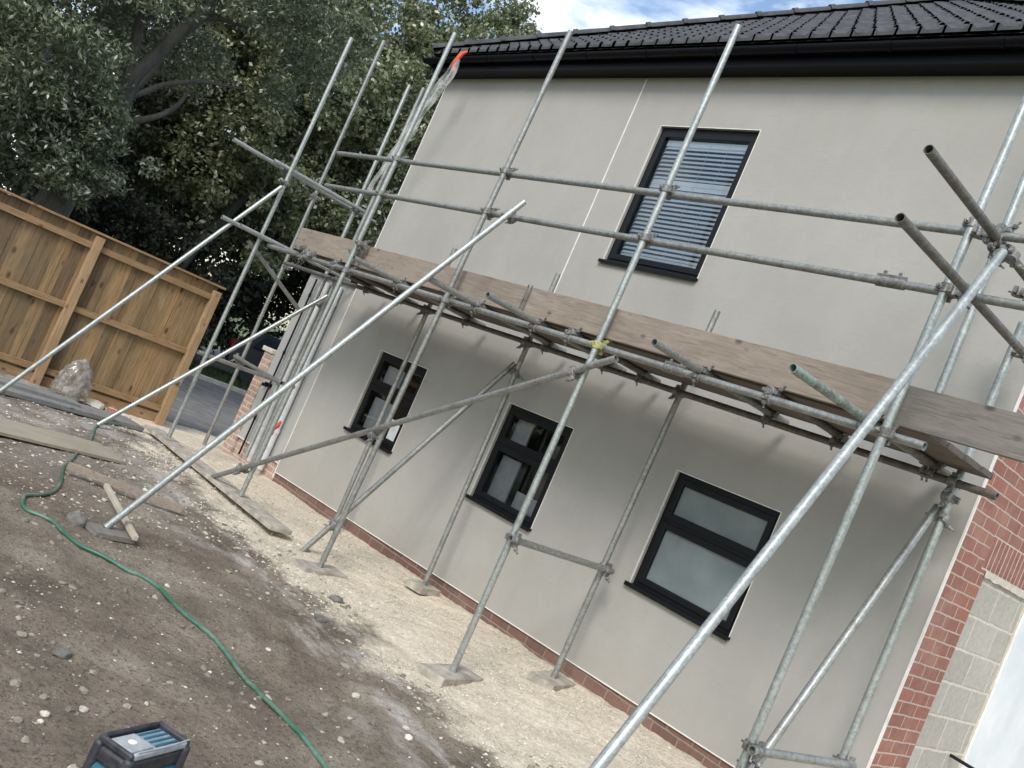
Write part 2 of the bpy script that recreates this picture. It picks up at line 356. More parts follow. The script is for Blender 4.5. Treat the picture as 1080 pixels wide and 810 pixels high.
# stones: icosphere lumps
def rock_mesh(r, seed, flat=.6):
    bm = bmesh.new(); bmesh.ops.create_icosphere(bm, subdivisions=2, radius=r)
    for v in bm.verts:
        n = noise.noise(v.co/r*1.3+Vector((seed, seed*1.7, 0)))
        v.co *= 1+.35*n; v.co.z *= flat
        for a in range(3): v.co[a] = round(v.co[a]/(r*.42))*(r*.42)*.4+v.co[a]*.6
    return bm
def rock(x, y, r, label, m='stone_dark', group=None, flat=.6, name='stone'):
    bm = rock_mesh(r, x*3+y, flat); me = D.meshes.new(name); bm.to_mesh(me); bm.free(); me.materials.append(M[m])
    o = D.objects.new(name, me); COL.objects.link(o); o.location = (x, y, gz(x, y)+gnoise(x, y)+r*flat*.45); o.rotation_euler = (0, 0, x*7)
    tag(o, label, 'stone', group); return o
def pebbles():
    # merged grit and pebbles, uncountable
    oct_v = np.array([(1,0,0),(-1,0,0),(0,1,0),(0,-1,0),(0,0,1),(0,0,-1)], float)
    oct_f = np.array([(0,2,4),(2,1,4),(1,3,4),(3,0,4),(2,0,5),(1,2,5),(3,1,5),(0,3,5)])
    V = []; F = []; T = []; n = 0
    def put(x, y, r, tone):
        nonlocal n
        a = rng.random()*6.28; s = r*(.7+.6*rng.random(3)); s[2] *= .6
        v = oct_v*s*(1+.3*rng.standard_normal((6, 1))*.5); c, d = math.cos(a), math.sin(a)
        v = np.stack([v[:,0]*c-v[:,1]*d, v[:,0]*d+v[:,1]*c, v[:,2]], 1)
        v += (x, y, gz(x, y)+gnoise(x, y)+s[2]*.35)
        V.append(v); F.append(oct_f+n); n += 6; T.extend([tone]*8)
    for _ in range(3800):
        x = 1+rng.random()*7.5; y = -5+rng.random()*3.5
        cl = noise.noise(Vector((x*1.1, y*1.1, 4)))
        if rng.random() > .45+cl*1.3: continue
        put(x, y, .003+.009*rng.random()**2.5, rng.random()*.8+.12*(rng.random() > .8))
    for _ in range(12000):
        x = -.5+rng.random()*8.2; y = -1.9+rng.random()*1.85
        cl = noise.noise(Vector((x*1.6, y*1.6, 9)))
        if rng.random() > .62+cl*1.5: continue
        put(x, y, .004+.010*rng.random()**2, .45+.55*rng.random())
    for _ in range(1200):
        x = -1.9+rng.random()*5; y = -3.6+rng.random()*2.6
        put(x, y, .007+.016*rng.random()**2, .2+.7*rng.random())
    m, nt, b = mat('grit'); a = N(nt, 'ShaderNodeAttribute'); a.attribute_name = 'tone'
    r = ramp(nt, a.outputs['Fac'], [(0, (.14, .12, .095)), (.5, (.36, .32, .255)), (1, (.66, .62, .52))]); nt.links.new(r.outputs[0], b.inputs['Base Color']); b.inputs['Roughness'].default_value = .95
    bm = bmesh.new(); bmesh.ops.create_icosphere(bm, subdivisions=2, radius=1); bm.verts.ensure_lookup_table()
    iv = np.array([v.co[:] for v in bm.verts]); fi = np.array([[v.index for v in f.verts] for f in bm.faces]); bm.free()
    shapes = []
    for k in range(14):
        d = np.array([1+.55*noise.noise(Vector(p)*1.1+Vector((k*5.1, 2, 3)))+.25*noise.noise(Vector(p)*2.7+Vector((k*3.3, 9, 1))) for p in iv]); q = iv*d[:, None]
        for _ in range(3):                       # knock flat facets off the lump
            nrm = rng.standard_normal(3); nrm /= np.linalg.norm(nrm); h = q@nrm; ex = np.maximum(0, h-.62); q = q-ex[:, None]*nrm
        shapes.append(q)
    def clod(x, y, r, tone):
        nonlocal n
        q = shapes[rng.integers(14)]*r*np.array([1+.5*rng.random(), .8+.3*rng.random(), .5+.35*rng.random()]); a = rng.random()*6.28; c, d = math.cos(a), math.sin(a)
        q = np.stack([q[:,0]*c-q[:,1]*d, q[:,0]*d+q[:,1]*c, q[:,2]], 1)+(x, y, gz(x, y)+gnoise(x, y)+r*.12)
        V.append(q); F.append(fi+n); n += len(q); T.extend([tone]*len(fi))
    for _ in range(3800):
        x = .0+rng.random()*8.4; y = -5+rng.random()*3.7; cl = noise.noise(Vector((x*1.3, y*1.3, 14)))
        if rng.random() > .33+cl*1.7: continue
        clod(x, y, .005+.019*rng.random()**3, .05+.28*rng.random()**1.3)
    for _ in range(700):
        x = -1.8+rng.random()*9.5; y = -4.4+rng.random()*4.2; cl = noise.noise(Vector((x*.9, y*.9, 24)))
        if rng.random() > .4+cl*1.7: continue
        clod(x, y, .007+.016*rng.random()**2, .45+.5*rng.random())
    o = fast_mesh('gravel', np.concatenate(V), np.concatenate(F), m, attr=np.array(T)); tag(o, 'pale limestone grit and pebbles strewn over the ground beside the wall', 'gravel', kind='stuff')
pebbles()

# ------------------------------------------------------------------ house
HX, HZ0, HZ1, HY = 7.585, .2, 5.4, 7.6
house = empty('house', (0, 0, 0), 'two-storey house with smooth beige rendered front, brown brick plinth and black windows', 'house')
WINS = [(1.03, 1.97, 1.075, 2.02), (3.35, 4.25, 1.075, 2.02), (5.44, 6.40, 1.085, 2.025), (3.74, 4.86, 3.545, 4.905)]
def zb(x): return .195+.024*x
def front_wall():
    xs = sorted({0, HX-.002, *[w[0] for w in WINS], *[w[1] for w in WINS]}); zs = sorted({HZ0+.0, HZ1, *[w[2] for w in WINS], *[w[3] for w in WINS]})
    # wall slab 0..-? front face at y=0, with reveals 0.09 deep
    m = MB()
    for i in range(len(xs)-1):
        for j in range(len(zs)-1):
            cx, cz = (xs[i]+xs[i+1])/2, (zs[j]+zs[j+1])/2
            if any(w[0] < cx < w[1] and w[2] < cz < w[3] for w in WINS): continue
            q0, q1 = (zb(xs[i]), zb(xs[i+1])) if j == 0 else (zs[j], zs[j])
            m.quad((xs[i], 0, q0), (xs[i+1], 0, q1), (xs[i+1], 0, zs[j+1]), (xs[i], 0, zs[j+1]))
    R = .085
    for a, b, c, d in WINS:
        m.quad((a,0,c),(a,0,d),(a,R,d),(a,R,c)); m.quad((b,0,d),(b,0,c),(b,R,c),(b,R,d))
        m.quad((a,0,d),(b,0,d),(b,R,d),(a,R,d)); m.quad((b,0,c),(a,0,c),(a,R,c),(b,R,c))
    m.quad((0,0,zb(0)),(HX,0,zb(HX)),(HX,.03,zb(HX)),(0,.03,zb(0)))
    m.quad((0,0,HZ1),(0,0,HZ0),(0,HY,HZ0),(0,HY,HZ1)); m.quad((0,HY,HZ0),(HX,HY,HZ0),(HX,HY,HZ1),(0,HY,HZ1))
    return m.build('wall', 'render', house)
front_wall()
# plinth of brown brick, dropping a little proud-less under the render
g = MB(); g.box((-.0, .010, -.15), (HX-.02, .12, .45)); g.build('plinth', 'plinth', house)
g = MB(); g.bar((.002, .0, zb(0)), (HX-.03, .0, zb(HX)), .016, .008); g.build('bell_bead', 'bead', house)
# side wall of red brick, facing +x
OY0, OY1, OZ1 = .55, 1.45, 2.19
g = MB()
def sq(y0, z0, y1, z1, x=HX): g.quad((x, y0, z0), (x, y1, z0), (x, y1, z1), (x, y0, z1))
sq(.012, -.15, OY0, 5.4); sq(OY0, OZ1+.225, 3.1, 5.4); sq(3.1, -.15, HY, 5.4)
b_ = g.build('side_wall', 'brick', house); tag(b_, 'red brick side wall with pale mortar joints')
g = MB(); y = OY0-.10
while y < 3.2:
    z0 = OZ1+.012; g.box((HX-.1, y, z0), (HX+.003+.003*random.random(), y+.064, z0+.21)); y += .078
sol = g.build('soldier_course', 'plainbrick', house, bevel=.003)
g = MB(); g.box((HX-.1, OY0-.1, OZ1-.0), (HX+.0015, 3.2, OZ1+.23)); g.build('lintel_mortar', 'mortar', house)
g = MB(); g.box((HX-.12, OY0, -.15), (HX-.012, OY1+.4, OZ1-.03)); g.build('block_infill', 'block', house)
# rough mortar bed over the blocks
g = MB(); n = 60
for i in range(n+1):
    y = OY0-.02+2.5*i/n; q = Vector((0, y*6, 3)); zt = OZ1+.012+.016*noise.noise(q)+.010*noise.noise(q*4); zb = OZ1-.048+.014*noise.noise(q*1.7+Vector((9, 0, 0))); xo = HX+.006+.008*noise.noise(q*2.5)
    g.v += [(HX-.05, y, zb), (xo, y, zb+.008), (xo-.003, y, zt-.006), (HX-.05, y, zt)]
for i in range(n):
    for k in range(3): a = i*4+k; g.f.append((a, a+4, a+5, a+1))
g.build('mortar_bed', 'mortar', house, smooth=True)
g = MB(); g.box((HX-.05, OY0-.014, -.1), (HX-.002, OY0+.006, OZ1)); g.build('mortar_joint', 'mortar', house)
# white plastered panel with uneven edge
m = MB(); n = 40; e = []
for i in range(n+1):
    z = 2.12*i/n; e.append((1.47+.022*noise.noise(Vector((z*4, 0, 2)))+.012*noise.noise(Vector((z*14, 5, 2))), z))
for i in range(n):
    (y0, z0), (y1, z1) = e[i], e[i+1]
    m.quad((HX+.012, y0, z0), (HX+.012, 3.1, z0), (HX+.012, 3.1, z1), (HX+.012, y1, z1)); m.quad((HX-.02, y0, z0), (HX+.012, y0, z0), (HX+.012, y1, z1), (HX-.02, y1, z1))
m.build('white_panel', 'plasterwhite', house)
g = MB(); g.box((HX-.03, OY1+.002, -.1), (HX-.002, OY1+.03, 2.1)); g.build('mortar_joint', 'mortar', house)
# black overflow pipe poking out
A = at((1004, 797), 0, HX); g = MB(); g.cyl((HX-.05, A[1], A[2]), (HX+.42, A[1]+.06, A[2]-.03), .012, 12, hollow=.009); g.build('overflow_pipe', 'black', house, smooth=True)
# corner beads and movement joint
g = MB(); g.box((HX-.006, -.007, .2), (HX+.006, .016, 5.38)); g.build('corner_bead', 'bead', house)
g = MB(); g.box((-.006, -.006, .12), (.006, .01, 5.38)); g.build('corner_bead', 'bead', house)
g = MB(); g.box((3.298, -.004, 2.7), (3.312, .006, 5.38)); g.build('movement_joint', 'bead', house)
# bead around windows
for a, b, c, d in WINS:
    g = MB(); t = .005
    g.box((a-t, -.004, c), (a+.0015, .012, d)); g.box((b-.0015, -.004, c), (b+t, .012, d)); g.box((a-t, -.004, d-.0015), (b+t, .012, d+t)); g.build('reveal_bead', 'bead', house)

# windows
def glass_mat(name, tint, refl, rough=.03, trans=.75):
    m, nt, b = mat(name); nt.nodes.remove(b)
    out = nt.nodes['Material Output']; fr = N(nt, 'ShaderNodeFresnel'); fr.inputs['IOR'].default_value = 1.55
    gl = N(nt, 'ShaderNodeBsdfGlossy'); gl.inputs['Roughness'].default_value = rough; gl.inputs['Color'].default_value = (*refl, 1)
    tr = N(nt, 'ShaderNodeBsdfTransparent'); tr.inputs['Color'].default_value = (*tint, 1)
    mx = N(nt, 'ShaderNodeMixShader'); f = math_(nt, 'MULTIPLY_ADD', fr.outputs[0], 1.6); 
    f = math_(nt, 'ADD', math_(nt, 'MULTIPLY', fr.outputs[0], 1.25), .0, True)
    nt.links.new(f, mx.inputs[0]); nt.links.new(tr.outputs[0], mx.inputs[1]); nt.links.new(gl.outputs[0], mx.inputs[2]); nt.links.new(mx.outputs[0], out.inputs[0])
    return m
M['glass'] = glass_mat('window_glass', (.93, .95, .96), (.9, .95, 1))
m, nt, b = mat('frosted_glass'); b.inputs['Base Color'].default_value = (.20, .235, .24, 1); b.inputs['Roughness'].default_value = .22
r = ramp(nt, noi(nt, pos(nt), 2.5, 3), [(.3, (.155, .185, .19)), (.7, (.235, .27, .275))]); nt.links.new(r.outputs[0], b.inputs['Base Color']); M['frost'] = m
m, nt, b = mat('blind_slat'); b.inputs['Base Color'].default_value = (.93, .95, .98, 1); b.inputs['Roughness'].default_value = .45; M['slat'] = m
M['pale_board'] = plain('pale_board', (.42, .43, .43), .8); M['brown'] = plain('brown_card', (.10, .075, .06), .8)
WL = ['small black casement window furthest from camera on the ground floor', 'middle ground floor black casement window', 'nearest ground floor window with frosted panes', 'upstairs black window with closed white venetian blind']
def window(i):
    a, b, c, d = WINS[i]; F0, F1 = .035, .080
    w = empty('window', (a, 0, c)); w.parent = house; w['label'] = WL[i]
    up = i == 3
    s = .06 if not up else .05
    g = MB(); e = .001
    top = .045; t0 = d-.125; tr0, tr1 = 1.58, 1.70
    fx = .05
    g.box((a+e, F0, c), (a+fx, F1, d-e)); g.box((b-fx, F0, c), (b-e, F1, d-e)); g.box((a+fx, F0, d-top), (b-fx, F1, d-e)); g.box((a+fx, F0, c), (b-fx, F1, c+.05))
    if not up: g.box((a+fx, F0, 1.615), (b-fx, F1, 1.665))
    fr = g.build('frame', 'black', w, bevel=.004)
    # sashes
    def sash(x0, x1, z0, z1, wd, yf=F0-.012):
        q = MB(); q.box((x0, yf, z0), (x0+wd, F1-.01, z1)); q.box((x1-wd, yf, z0), (x1, F1-.01, z1)); q.box((x0+wd, yf, z0), (x1-wd, F1-.01, z0+wd)); q.box((x0+wd, yf, z1-wd), (x1-wd, F1-.01, z1))
        q.build('sash', 'black', w, bevel=.006)
        p = MB(); p.quad((x0+wd, .052, z0+wd), (x1-wd, .052, z0+wd), (x1-wd, .052, z1-wd), (x0+wd, .052, z1-wd)); p.build('pane', 'frost' if i == 2 else 'glass', w)
    if up: sash(a+.03, b-.03, c+.04, d-.045, .055)
    else: sash(a+.035, b-.035, 1.655, d-.04, .052); sash(a+.035, b-.035, c+.035, 1.625, .052)
    # sill
    g = MB(); M4 = Matrix.Rotation(math.radians(8), 4, 'X')
    g.box((a-.025, -.036, c-.015), (b+.015, .034, c+.006)); g.box((a-.025, -.036, c-.026), (b+.015, -.031, c-.015)); g.build('sill', 'black', w, bevel=.003)
    if not up:      # handle
        g = MB(); g.box(((a+b)/2-.05, .09, c+.06), ((a+b)/2+.05, .12, c+.075)); g.build('handle', 'white', w)
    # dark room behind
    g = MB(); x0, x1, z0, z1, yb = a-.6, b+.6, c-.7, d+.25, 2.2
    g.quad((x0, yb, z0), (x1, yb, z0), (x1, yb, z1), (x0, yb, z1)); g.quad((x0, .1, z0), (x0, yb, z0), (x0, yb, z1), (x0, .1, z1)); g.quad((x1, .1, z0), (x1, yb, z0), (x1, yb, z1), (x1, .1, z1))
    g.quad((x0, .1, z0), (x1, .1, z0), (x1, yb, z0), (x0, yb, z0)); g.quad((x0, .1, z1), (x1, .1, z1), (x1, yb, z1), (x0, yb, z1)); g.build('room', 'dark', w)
    if up:
        g = MB(); z = d-.15; k = 0; x0, x1 = a+.09, b-.09
        g.box((x0, .075, d-.155), (x1, .11, d-.10)); z = d-.17
        while z > c+.14:
            if 8 <= k <= 9: dz = .022; 
            else: dz = 0
            M4 = Matrix.Translation((0, .090, z)) @ Matrix.Rotation(math.radians(54 if not dz else 80), 4, 'X')
            g.box((x0, -(.0175 if not dz else .024), -.001), (x1, (.0175 if not dz else .024), .001), M4); z -= .0415; k += 1
        g.box((x0, .085, c+.115), (x1, .105, c+.135)); bl = g.build('venetian_blind', 'slat', w)
        g = MB()
        for xx in (x0+.22, (x0+x1)/2+.05, x1-.22): g.cyl((xx, .072, c+.12), (xx, .072, d-.12), .0015, 6)
        g.build('blind_cord', 'white', w)
    if i == 1:
        g = MB(); g.box((a+.08, .12, c+.05), (a+.34, .14, 1.55)); g.box((a+.08, .12, 1.7), (a+.30, .14, d-.1)); g.build('pale_board', 'pale_board', w)
        g = MB(); g.box((a+.40, .30, 1.30), (a+.62, .34, 1.80)); g.build('brown_box', 'brown', w)
        g = MB(); g.box((a+.36, .2, c+.05), (b-.1, .22, 1.30)); g.build('pale_panel', 'greypvc', w)
    if i == 0:
        g = MB(); g.box((a+.09, .12, c+.05), (a+.5, .14, 1.52)); g.box((a+.09, .12, 1.7), (a+.42, .14, d-.12)); g.build('pale_board', 'pale_board', w)
        g = MB(); g.box((b-.26, .046, c+.1), (b-.1, .049, c+.28)); g.box((b-.30, .045, c+.24), (b-.16, .048, c+.31)); g.build('sticker', 'white', w)
for i in range(4): window(i)

# eaves: soffit, fascia, gutter
OV = .16
for (x0, y0, x1, y1) in ((-OV, -OV, HX+OV, 0), (-OV, 0, 0, HY), (HX, 0, HX+OV, HY)):
    g = MB(); g.box((x0, y0, 5.395), (x1, y1, 5.41)); g.build('soffit', 'fascia', house)
g = MB(); g.box((-OV-.012, -OV-.014, 5.385), (HX+OV+.012, -OV, 5.60)); g.box((-OV-.012, -OV, 5.385), (-OV, HY, 5.60)); g.box((HX+OV, -OV, 5.385), (HX+OV+.012, HY, 5.60)); g.build('fascia', 'fascia', house, bevel=.003)
def gutter(A, B, out):
    A, B, out = Vector(A), Vector(B), Vector(out); m = MB(); n = 12; r = .050; k = 0
    ring = []
    for P in (A, B):
        row = []
        for rr in (r, r-.004):
            for i in range(n+1):
                t = PI*i/n; row.append(P+out*(-math.cos(t)*rr)+Vector((0, 0, -math.sin(t)*rr)))
        ring.append(row); m.v += [tuple(p) for p in row]
    L = 2*(n+1)
    for i in range(n): m.f.append((i, i+1, L+i+1, L+i)); m.f.append((n+1+i, L+n+1+i, L+n+2+i, n+2+i))
    m.f.append((0, L, L+n+1, n+1)); m.f.append((n, 2*n+1, L+2*n+1, L+n))
    m.f.append(tuple(range(n+1))); m.f.append(tuple(L+i for i in reversed(range(n+1))))
    # brackets and unions
    d = (B-A).normalized(); Ln = (B-A).length; s = .45
    while s < Ln-.1:
        P = A+d*s; pts = [P+out*(-math.cos(PI*i/8)*(r+.004))+Vector((0, 0, -math.sin(PI*i/8)*(r+.004))) for i in range(9)]
        for i in range(8): m.bar(pts[i], pts[i+1], .022, .006, up=(pts[i]+pts[i+1])/2-P)
        s += .82
    return m
gutter((-OV-.13, -OV-.078, 5.515), (HX+OV+.13, -OV-.078, 5.515), (0, -1, 0)).build('gutter', 'fascia', house, smooth=True)
gutter((HX+OV+.078, -OV-.1, 5.515), (HX+OV+.078, HY, 5.515), (1, 0, 0)).build('gutter', 'fascia', house, smooth=True)
gutter((-OV-.078, HY, 5.515), (-OV-.078, -OV-.1, 5.515), (-1, 0, 0)).build('gutter', 'fascia', house, smooth=True)
# roof: pyramid hip of interlocking tiles
cx_, cy_ = HX/2, HX/2; E0 = OV+.07; HALF = HX/2+E0; ZE = 5.60; APZ = 8.66; SL = (APZ-ZE)/HALF
def tile_face(rot):
    V = []; F = []; n = 0
    gauge = .30; nc = int(HALF/(gauge*math.cos(math.atan(SL))))+1; dh = gauge*math.cos(math.atan(SL)); P = .185
    for c in range(nc):
        d0 = c*dh; d1 = min(HALF, (c+1)*dh+.03)
        if d0 >= HALF-.02: break
        w0 = HALF-d0; w1 = max(0.0, HALF-d1)
        k = max(6, int(2*w0/.0205)); 
        for row, (d, w, lift) in enumerate(((d0, w0, .030), (d0, w0, .002), (d1, w0, .006))):
            for i in range(k+1):
                x = -w+2*w*i/k
                u = ((x+(c % 2)*0)/P) % 1.0
                prof = .034*max(0, math.sin(PI*u/.5))**1.3 if u < .5 else .002*math.sin(PI*(u-.5)/.5)
                if row == 1: prof = 0
                if row == 2: # stay inside hip
                    lim = HALF-d; x = max(-lim, min(lim, x))
                z = ZE+SL*d+(prof+lift); V.append((x, -HALF+d, z))
        for r_, (p, q) in enumerate(((1, 0), (0, 2))):
            for i in range(k):
                if r_ == 0 and min(V[n+i][2], V[n+i+1][2])-(ZE+SL*d0+.030) > .020: continue
                F.append((n+p*(k+1)+i, n+p*(k+1)+i+1, n+q*(k+1)+i+1, n+q*(k+1)+i))
        n += 3*(k+1)
    Rz = Matrix.Rotation(rot, 4, 'Z'); m = MB()
    m.v = [tuple(Rz @ Vector(v)+Vector((cx_, cy_, 0))) for v in V]; m.f = F
    m.v += [tuple(Rz @ Vector(v)+Vector((cx_, cy_, 0))) for v in ((-HALF+.02, -HALF+.02, ZE-.012), (HALF-.02, -HALF+.02, ZE-.012), (0, 0, ZE-.012+SL*(HALF-.02)))]; q = len(m.v); m.f.append((q-3, q-2, q-1))
    o = m.build('roof_tiles', 'tile', house, smooth=True)
for k in range(4): tile_face(k*PI/2)
def ridge_tiles(A, B):
    A, B = Vector(A), Vector(B); d = (B-A); L = d.length; d.normalize(); m = MB(); s = 0; side = d.cross(Vector((0,0,1))).normalized(); up = side.cross(d)
    while s < L-.05:
        e = min(L, s+.44)
        for (p, q, r0, r1) in ((s, e, .105, .095), (e-.05, min(L, e+.005), .118, .118)):
            k = len(m.v); n = 10
            for (t, r) in ((p, r0), (q, r1)):
                for i in range(n+1): a = PI*i/n; m.v.append(tuple(A+d*t+side*math.cos(a)*r*1.1+up*(math.sin(a)*r*.85-.02)))
            for i in range(n): m.f.append((k+i, k+i+1, k+n+2+i, k+n+1+i))
            m.f.append(tuple(k+i for i in range(n+1)))
        s = e
    return m
ap = (cx_, cy_, APZ+.05)
for sx, sy in ((-1, -1), (1, -1), (1, 1), (-1, 1)):
    ridge_tiles((cx_+sx*HALF, cy_+sy*HALF, ZE+.05), ap).build('ridge_tiles', 'tile', house, smooth=True)

# low side extension left of the house, behind the scaffold
ext = empty('side_extension', (-1.2, .05, 0), 'low grey rendered side extension with pipes at far left end of the house', 'extension')
g = MB(); g.box((-1.22, .02, .30), (-.008, 1.6, 2.62)); g.build('wall', 'render_grey', ext)
g = MB(); g.box((-1.20, .035, -.1), (-.01, 1.5, .30)); g.build('plinth', 'palebrick', ext)
g = MB(); g.box((-1.24, .004, .292), (-.012, .03, .304)); g.build('bell_bead', 'bead', ext)
g = MB(); g.box((-1.3, -.03, 2.62), (-.01, 1.7, 2.70)); g.build('flat_roof', 'fascia', ext)
for x, r, mm in ((-.62, .034, 'greypvc'), (-.93, .012, 'black'), (-.30, .034, 'white')):
    g = MB(); g.cyl((x, -.03, .12), (x, -.03, 2.55), r, 16)
    for z in (.6, 1.5, 2.3): g.cyl((x, -.03, z), (x, -.03, z+.05), r+.006, 16)
    g.build('downpipe', mm, ext, smooth=True)
g = MB(); g.box((-.50, -.012, .32), (-.46, .02, 2.6)); g.box((-.80, -.012, .32), (-.775, .02, 2.6)); g.build('gap_shadow_strip', 'dark', ext)  # dark strips stand in for shadowed gaps beside the downpipes
P = at((283, 406), 1, -.02)
g = MB(); g.cyl((P[0], .02, P[2]), (P[0], -.07, P[2]), .03, 12); g.cyl((P[0]-.1, .02, P[2]-.02), (P[0]-.1, -.05, P[2]-.02), .022, 12); g.build('wall_vent', 'black', ext, smooth=True)
# low brick pier with coping
pier = empty('brick_pier', (-1.45, .2, 0), 'low buff brick pier with pale coping stone at end of side extension', 'wall')
g = MB(); g.box((-1.47, -.0, -.1), (-1.225, 1.2, 1.44)); g.build('pier', 'palebrick', pier)
g = MB(); g.box((-1.52, -.03, 1.44), (-1.225, 1.25, 1.50)); g.build('coping', 'mortar', pier, bevel=.008)

# ------------------------------------------------------------------ scaffold
RT = .0242
scaf = empty('scaffold', (0, -1.26, .12), 'galvanised tube and fitting scaffold standing along the front of the beige house', 'scaffold')
YO, YI, YR = -1.26, -.27, -1.205     # outer standards, inner standards, ledgers and rails
def T(name, A, B, m='galv', r=RT, label=None):
    o = MB().cyl(A, B, r, 20, hollow=r*.84).build(name, m, scaf, smooth=True)
    if label: o['label'] = label
    return o
def coupler(P, d1, d2, m='fitting', n=None, gap=.029):
    """right-angle or swivel coupler at P joining tubes along d1 and d2"""
    P = Vector(P); d1 = Vector(d1).normalized(); d2 = Vector(d2).normalized()
    nrm = Vector(n).normalized() if n else d1.cross(d2).normalized()
    g = MB()
    for d, s in ((d1, -1), (d2, 1)):
        c = P+nrm*gap*s; g.cyl(c-d*.026, c+d*.026, RT+.0065, 18)
        side = d.cross(nrm).normalized()
        for sg in (1, -1):
            q = c+side*sg*(RT+.014); g.bar(q-d*.02, q+d*.02, .022, .030, up=side)
        q = c+side*(RT+.018); ax = (nrm*.85+side*.5).normalized()*s
        g.cyl(q-ax*.045, q+ax*.062, .0065, 8); g.cyl(q+ax*.022, q+ax*.042, .0155, 6); g.cyl(q+ax*.062, q+ax*.066, .009, 8)
        g.bar(q+ax*.018+side*.004, q+ax*.018-side*.05, .034, .006, up=ax)
    g.bar(P-nrm*gap, P+nrm*gap, .044, .044, up=d1)
    return g.build('coupler', m, scaf, bevel=.002, seg=1)
def sleeve(P, d, m='fitting'):
    P = Vector(P); d = Vector(d).normalized(); g = MB(); g.cyl(P-d*.085, P+d*.085, RT+.007, 18)
    side = Vector((0, -.3, 1)).normalized(); g.bar(P-d*.085+side*.034, P+d*.085+side*.034, .03, .018, up=side)
    for s in (-.045, .045): g.cyl(P+d*s+side*.03, P+d*s+side*.062, .011, 6)
    return g.build('sleeve_coupler', m, scaf, bevel=.002, seg=1)
def standard(top, bot, y, m='galv', ztop=None, zbot=None, name='standard', label=None):
    a, b = at(top, 1, y), at(bot, 1, y); x = (a[0]+b[0])/2
    z1 = ztop if ztop else a[2]; z0 = zbot if zbot is not None else b[2]
    T(name, (a[0], y, z1), (b[0], y, z0), m, label=label); return lambda z: Vector((b[0]+(a[0]-b[0])*(z-z0)/(z1-z0), y, z))
X, Y, Z = Vector((1,0,0)), Vector((0,1,0)), Vector((0,0,1))
O1 = standard((480, 35), (254, 523), YO, 'galv', label='outer standard nearest the left end of the house')
O2 = standard((602, 33), (337, 599), YO, 'galv_dull')
O3 = standard((779, 27), (475, 713), YO, 'galv')
O4 = standard((1080, 116), (783, 803), YO, 'galv', ztop=5.3, zbot=.22)
I1 = standard((480, 262), (349, 560), YI, 'galv_dull')
I2 = standard((589, 289), (449, 613), YI, 'galv_dull')
I3 = standard((757, 328), (583, 716), YI, 'galv_dull')
I4 = standard((1066, 372), (887, 803), YI, 'galv', ztop=3.6, zbot=.25)
Q = standard((1080, 188), (991, 413), -.46, 'galv', ztop=5.2, zbot=2.70)
A1 = standard((371, 40), (178, 461), YO, 'galv')
C1 = standard((432, 90), (259, 482), YI, 'galv')
C2 = standard((447, 93), (266, 489), YI+.03, 'galv_dull')
a, b = at((405, 43), 0, -1.5), at((221, 456), 0, -1.5)
T('standard', a, (b[0], b[1], -.03), 'galv_dull'); B1 = lambda z: Vector((-1.5, b[1]+(a[1]-b[1])*(z-b[2])/(a[2]-b[2]), z))
# top tubes bright, foot at pads
ZG, ZL, ZD, ZI = 3.775, 3.40, 2.575, 2.565   # guard rail, mid rail, outer ledger, inner ledger
T('guard_rail', (.53, YR, ZG+.01), (8.15, YR, ZG-.03), 'galv_dull'); T('mid_rail', (.58, YR, ZL+.005), (7.19, YR, ZL), 'galv_dull'); T('mid_rail', (7.19, YR, ZL), (9.0, YR, ZL-.01), 'galv_dull')
sleeve((7.19, YR, ZL), X)
T('ledger', (-.10, YR, ZD+.02), (7.72, YR, ZD), 'galv_dull'); T('ledger', (-1.35, YI-.048, ZI+.02), (7.80, YI-.048, ZI-.005), 'galv_dark')
sleeve((6.02, YR-.0, ZD+.004), X)
for S in (O1, O2, O3, O4):
    for z in (ZG, ZL): coupler((S(z).x, (YO+YR)/2, z), Z, X, n=(0, 1, 0))
for S in (O1, O2, O4): coupler((S(ZD).x, (YO+YR)/2, ZD), Z, X, n=(0, 1, 0))
coupler((O3(ZD).x, (YO+YR)/2, ZD+.005), Z, X, n=(0, 1, 0), m='yellow')
for S in (I1, I2, I3, I4): coupler((S(ZI).x, YI-.024, ZI), Z, X, n=(0, -1, 0))
# transoms carrying the boards, several poking outwards
ZT = 2.622
def transom(px, y1=-.10, m='galv_dull', y0=None, label=None):
    a = at(px, 2, ZT); y0 = a[1] if y0 is None else y0; T('transom', (a[0], y0, ZT), (a[0]+.01, y1, ZT), m, label=label)
    coupler((a[0], YR, (ZT+ZD)/2), X, Y, n=(0, 0, 1), gap=.024); coupler((a[0], YI-.048, (ZT+ZI)/2), X, Y, n=(0, 0, 1), gap=.024)
transom((836, 388), m='greenpaint', label='transom with faded green paint poking out under the boards')
transom((690, 361)); transom((514, 311)); transom((449, 292)); transom((373, 272))
for x in (.75, 1.45, 5.0, 6.75): 
    T('transom', (x, -1.235, ZT), (x, -.1, ZT), 'galv_dark'); coupler((x, YR, (ZT+ZD)/2), X, Y, n=(0, 0, 1), gap=.024); coupler((x, YI-.048, (ZT+ZI)/2), X, Y, n=(0, 0, 1), gap=.024)
T('transom', (7.40, -1.22, ZT), (7.40, -.1, ZT), 'galv_dark'); coupler((7.40, YI-.048, ZI+.028), X, Y, n=(0, 0, 1), gap=.024)
T('transom', (-.05, -1.62, ZT+.03), (-.05, -.10, ZT+.03), 'galv'); T('transom', (-.22, -1.78, ZT+.04), (-.22, -.9, ZT+.04), 'galv')
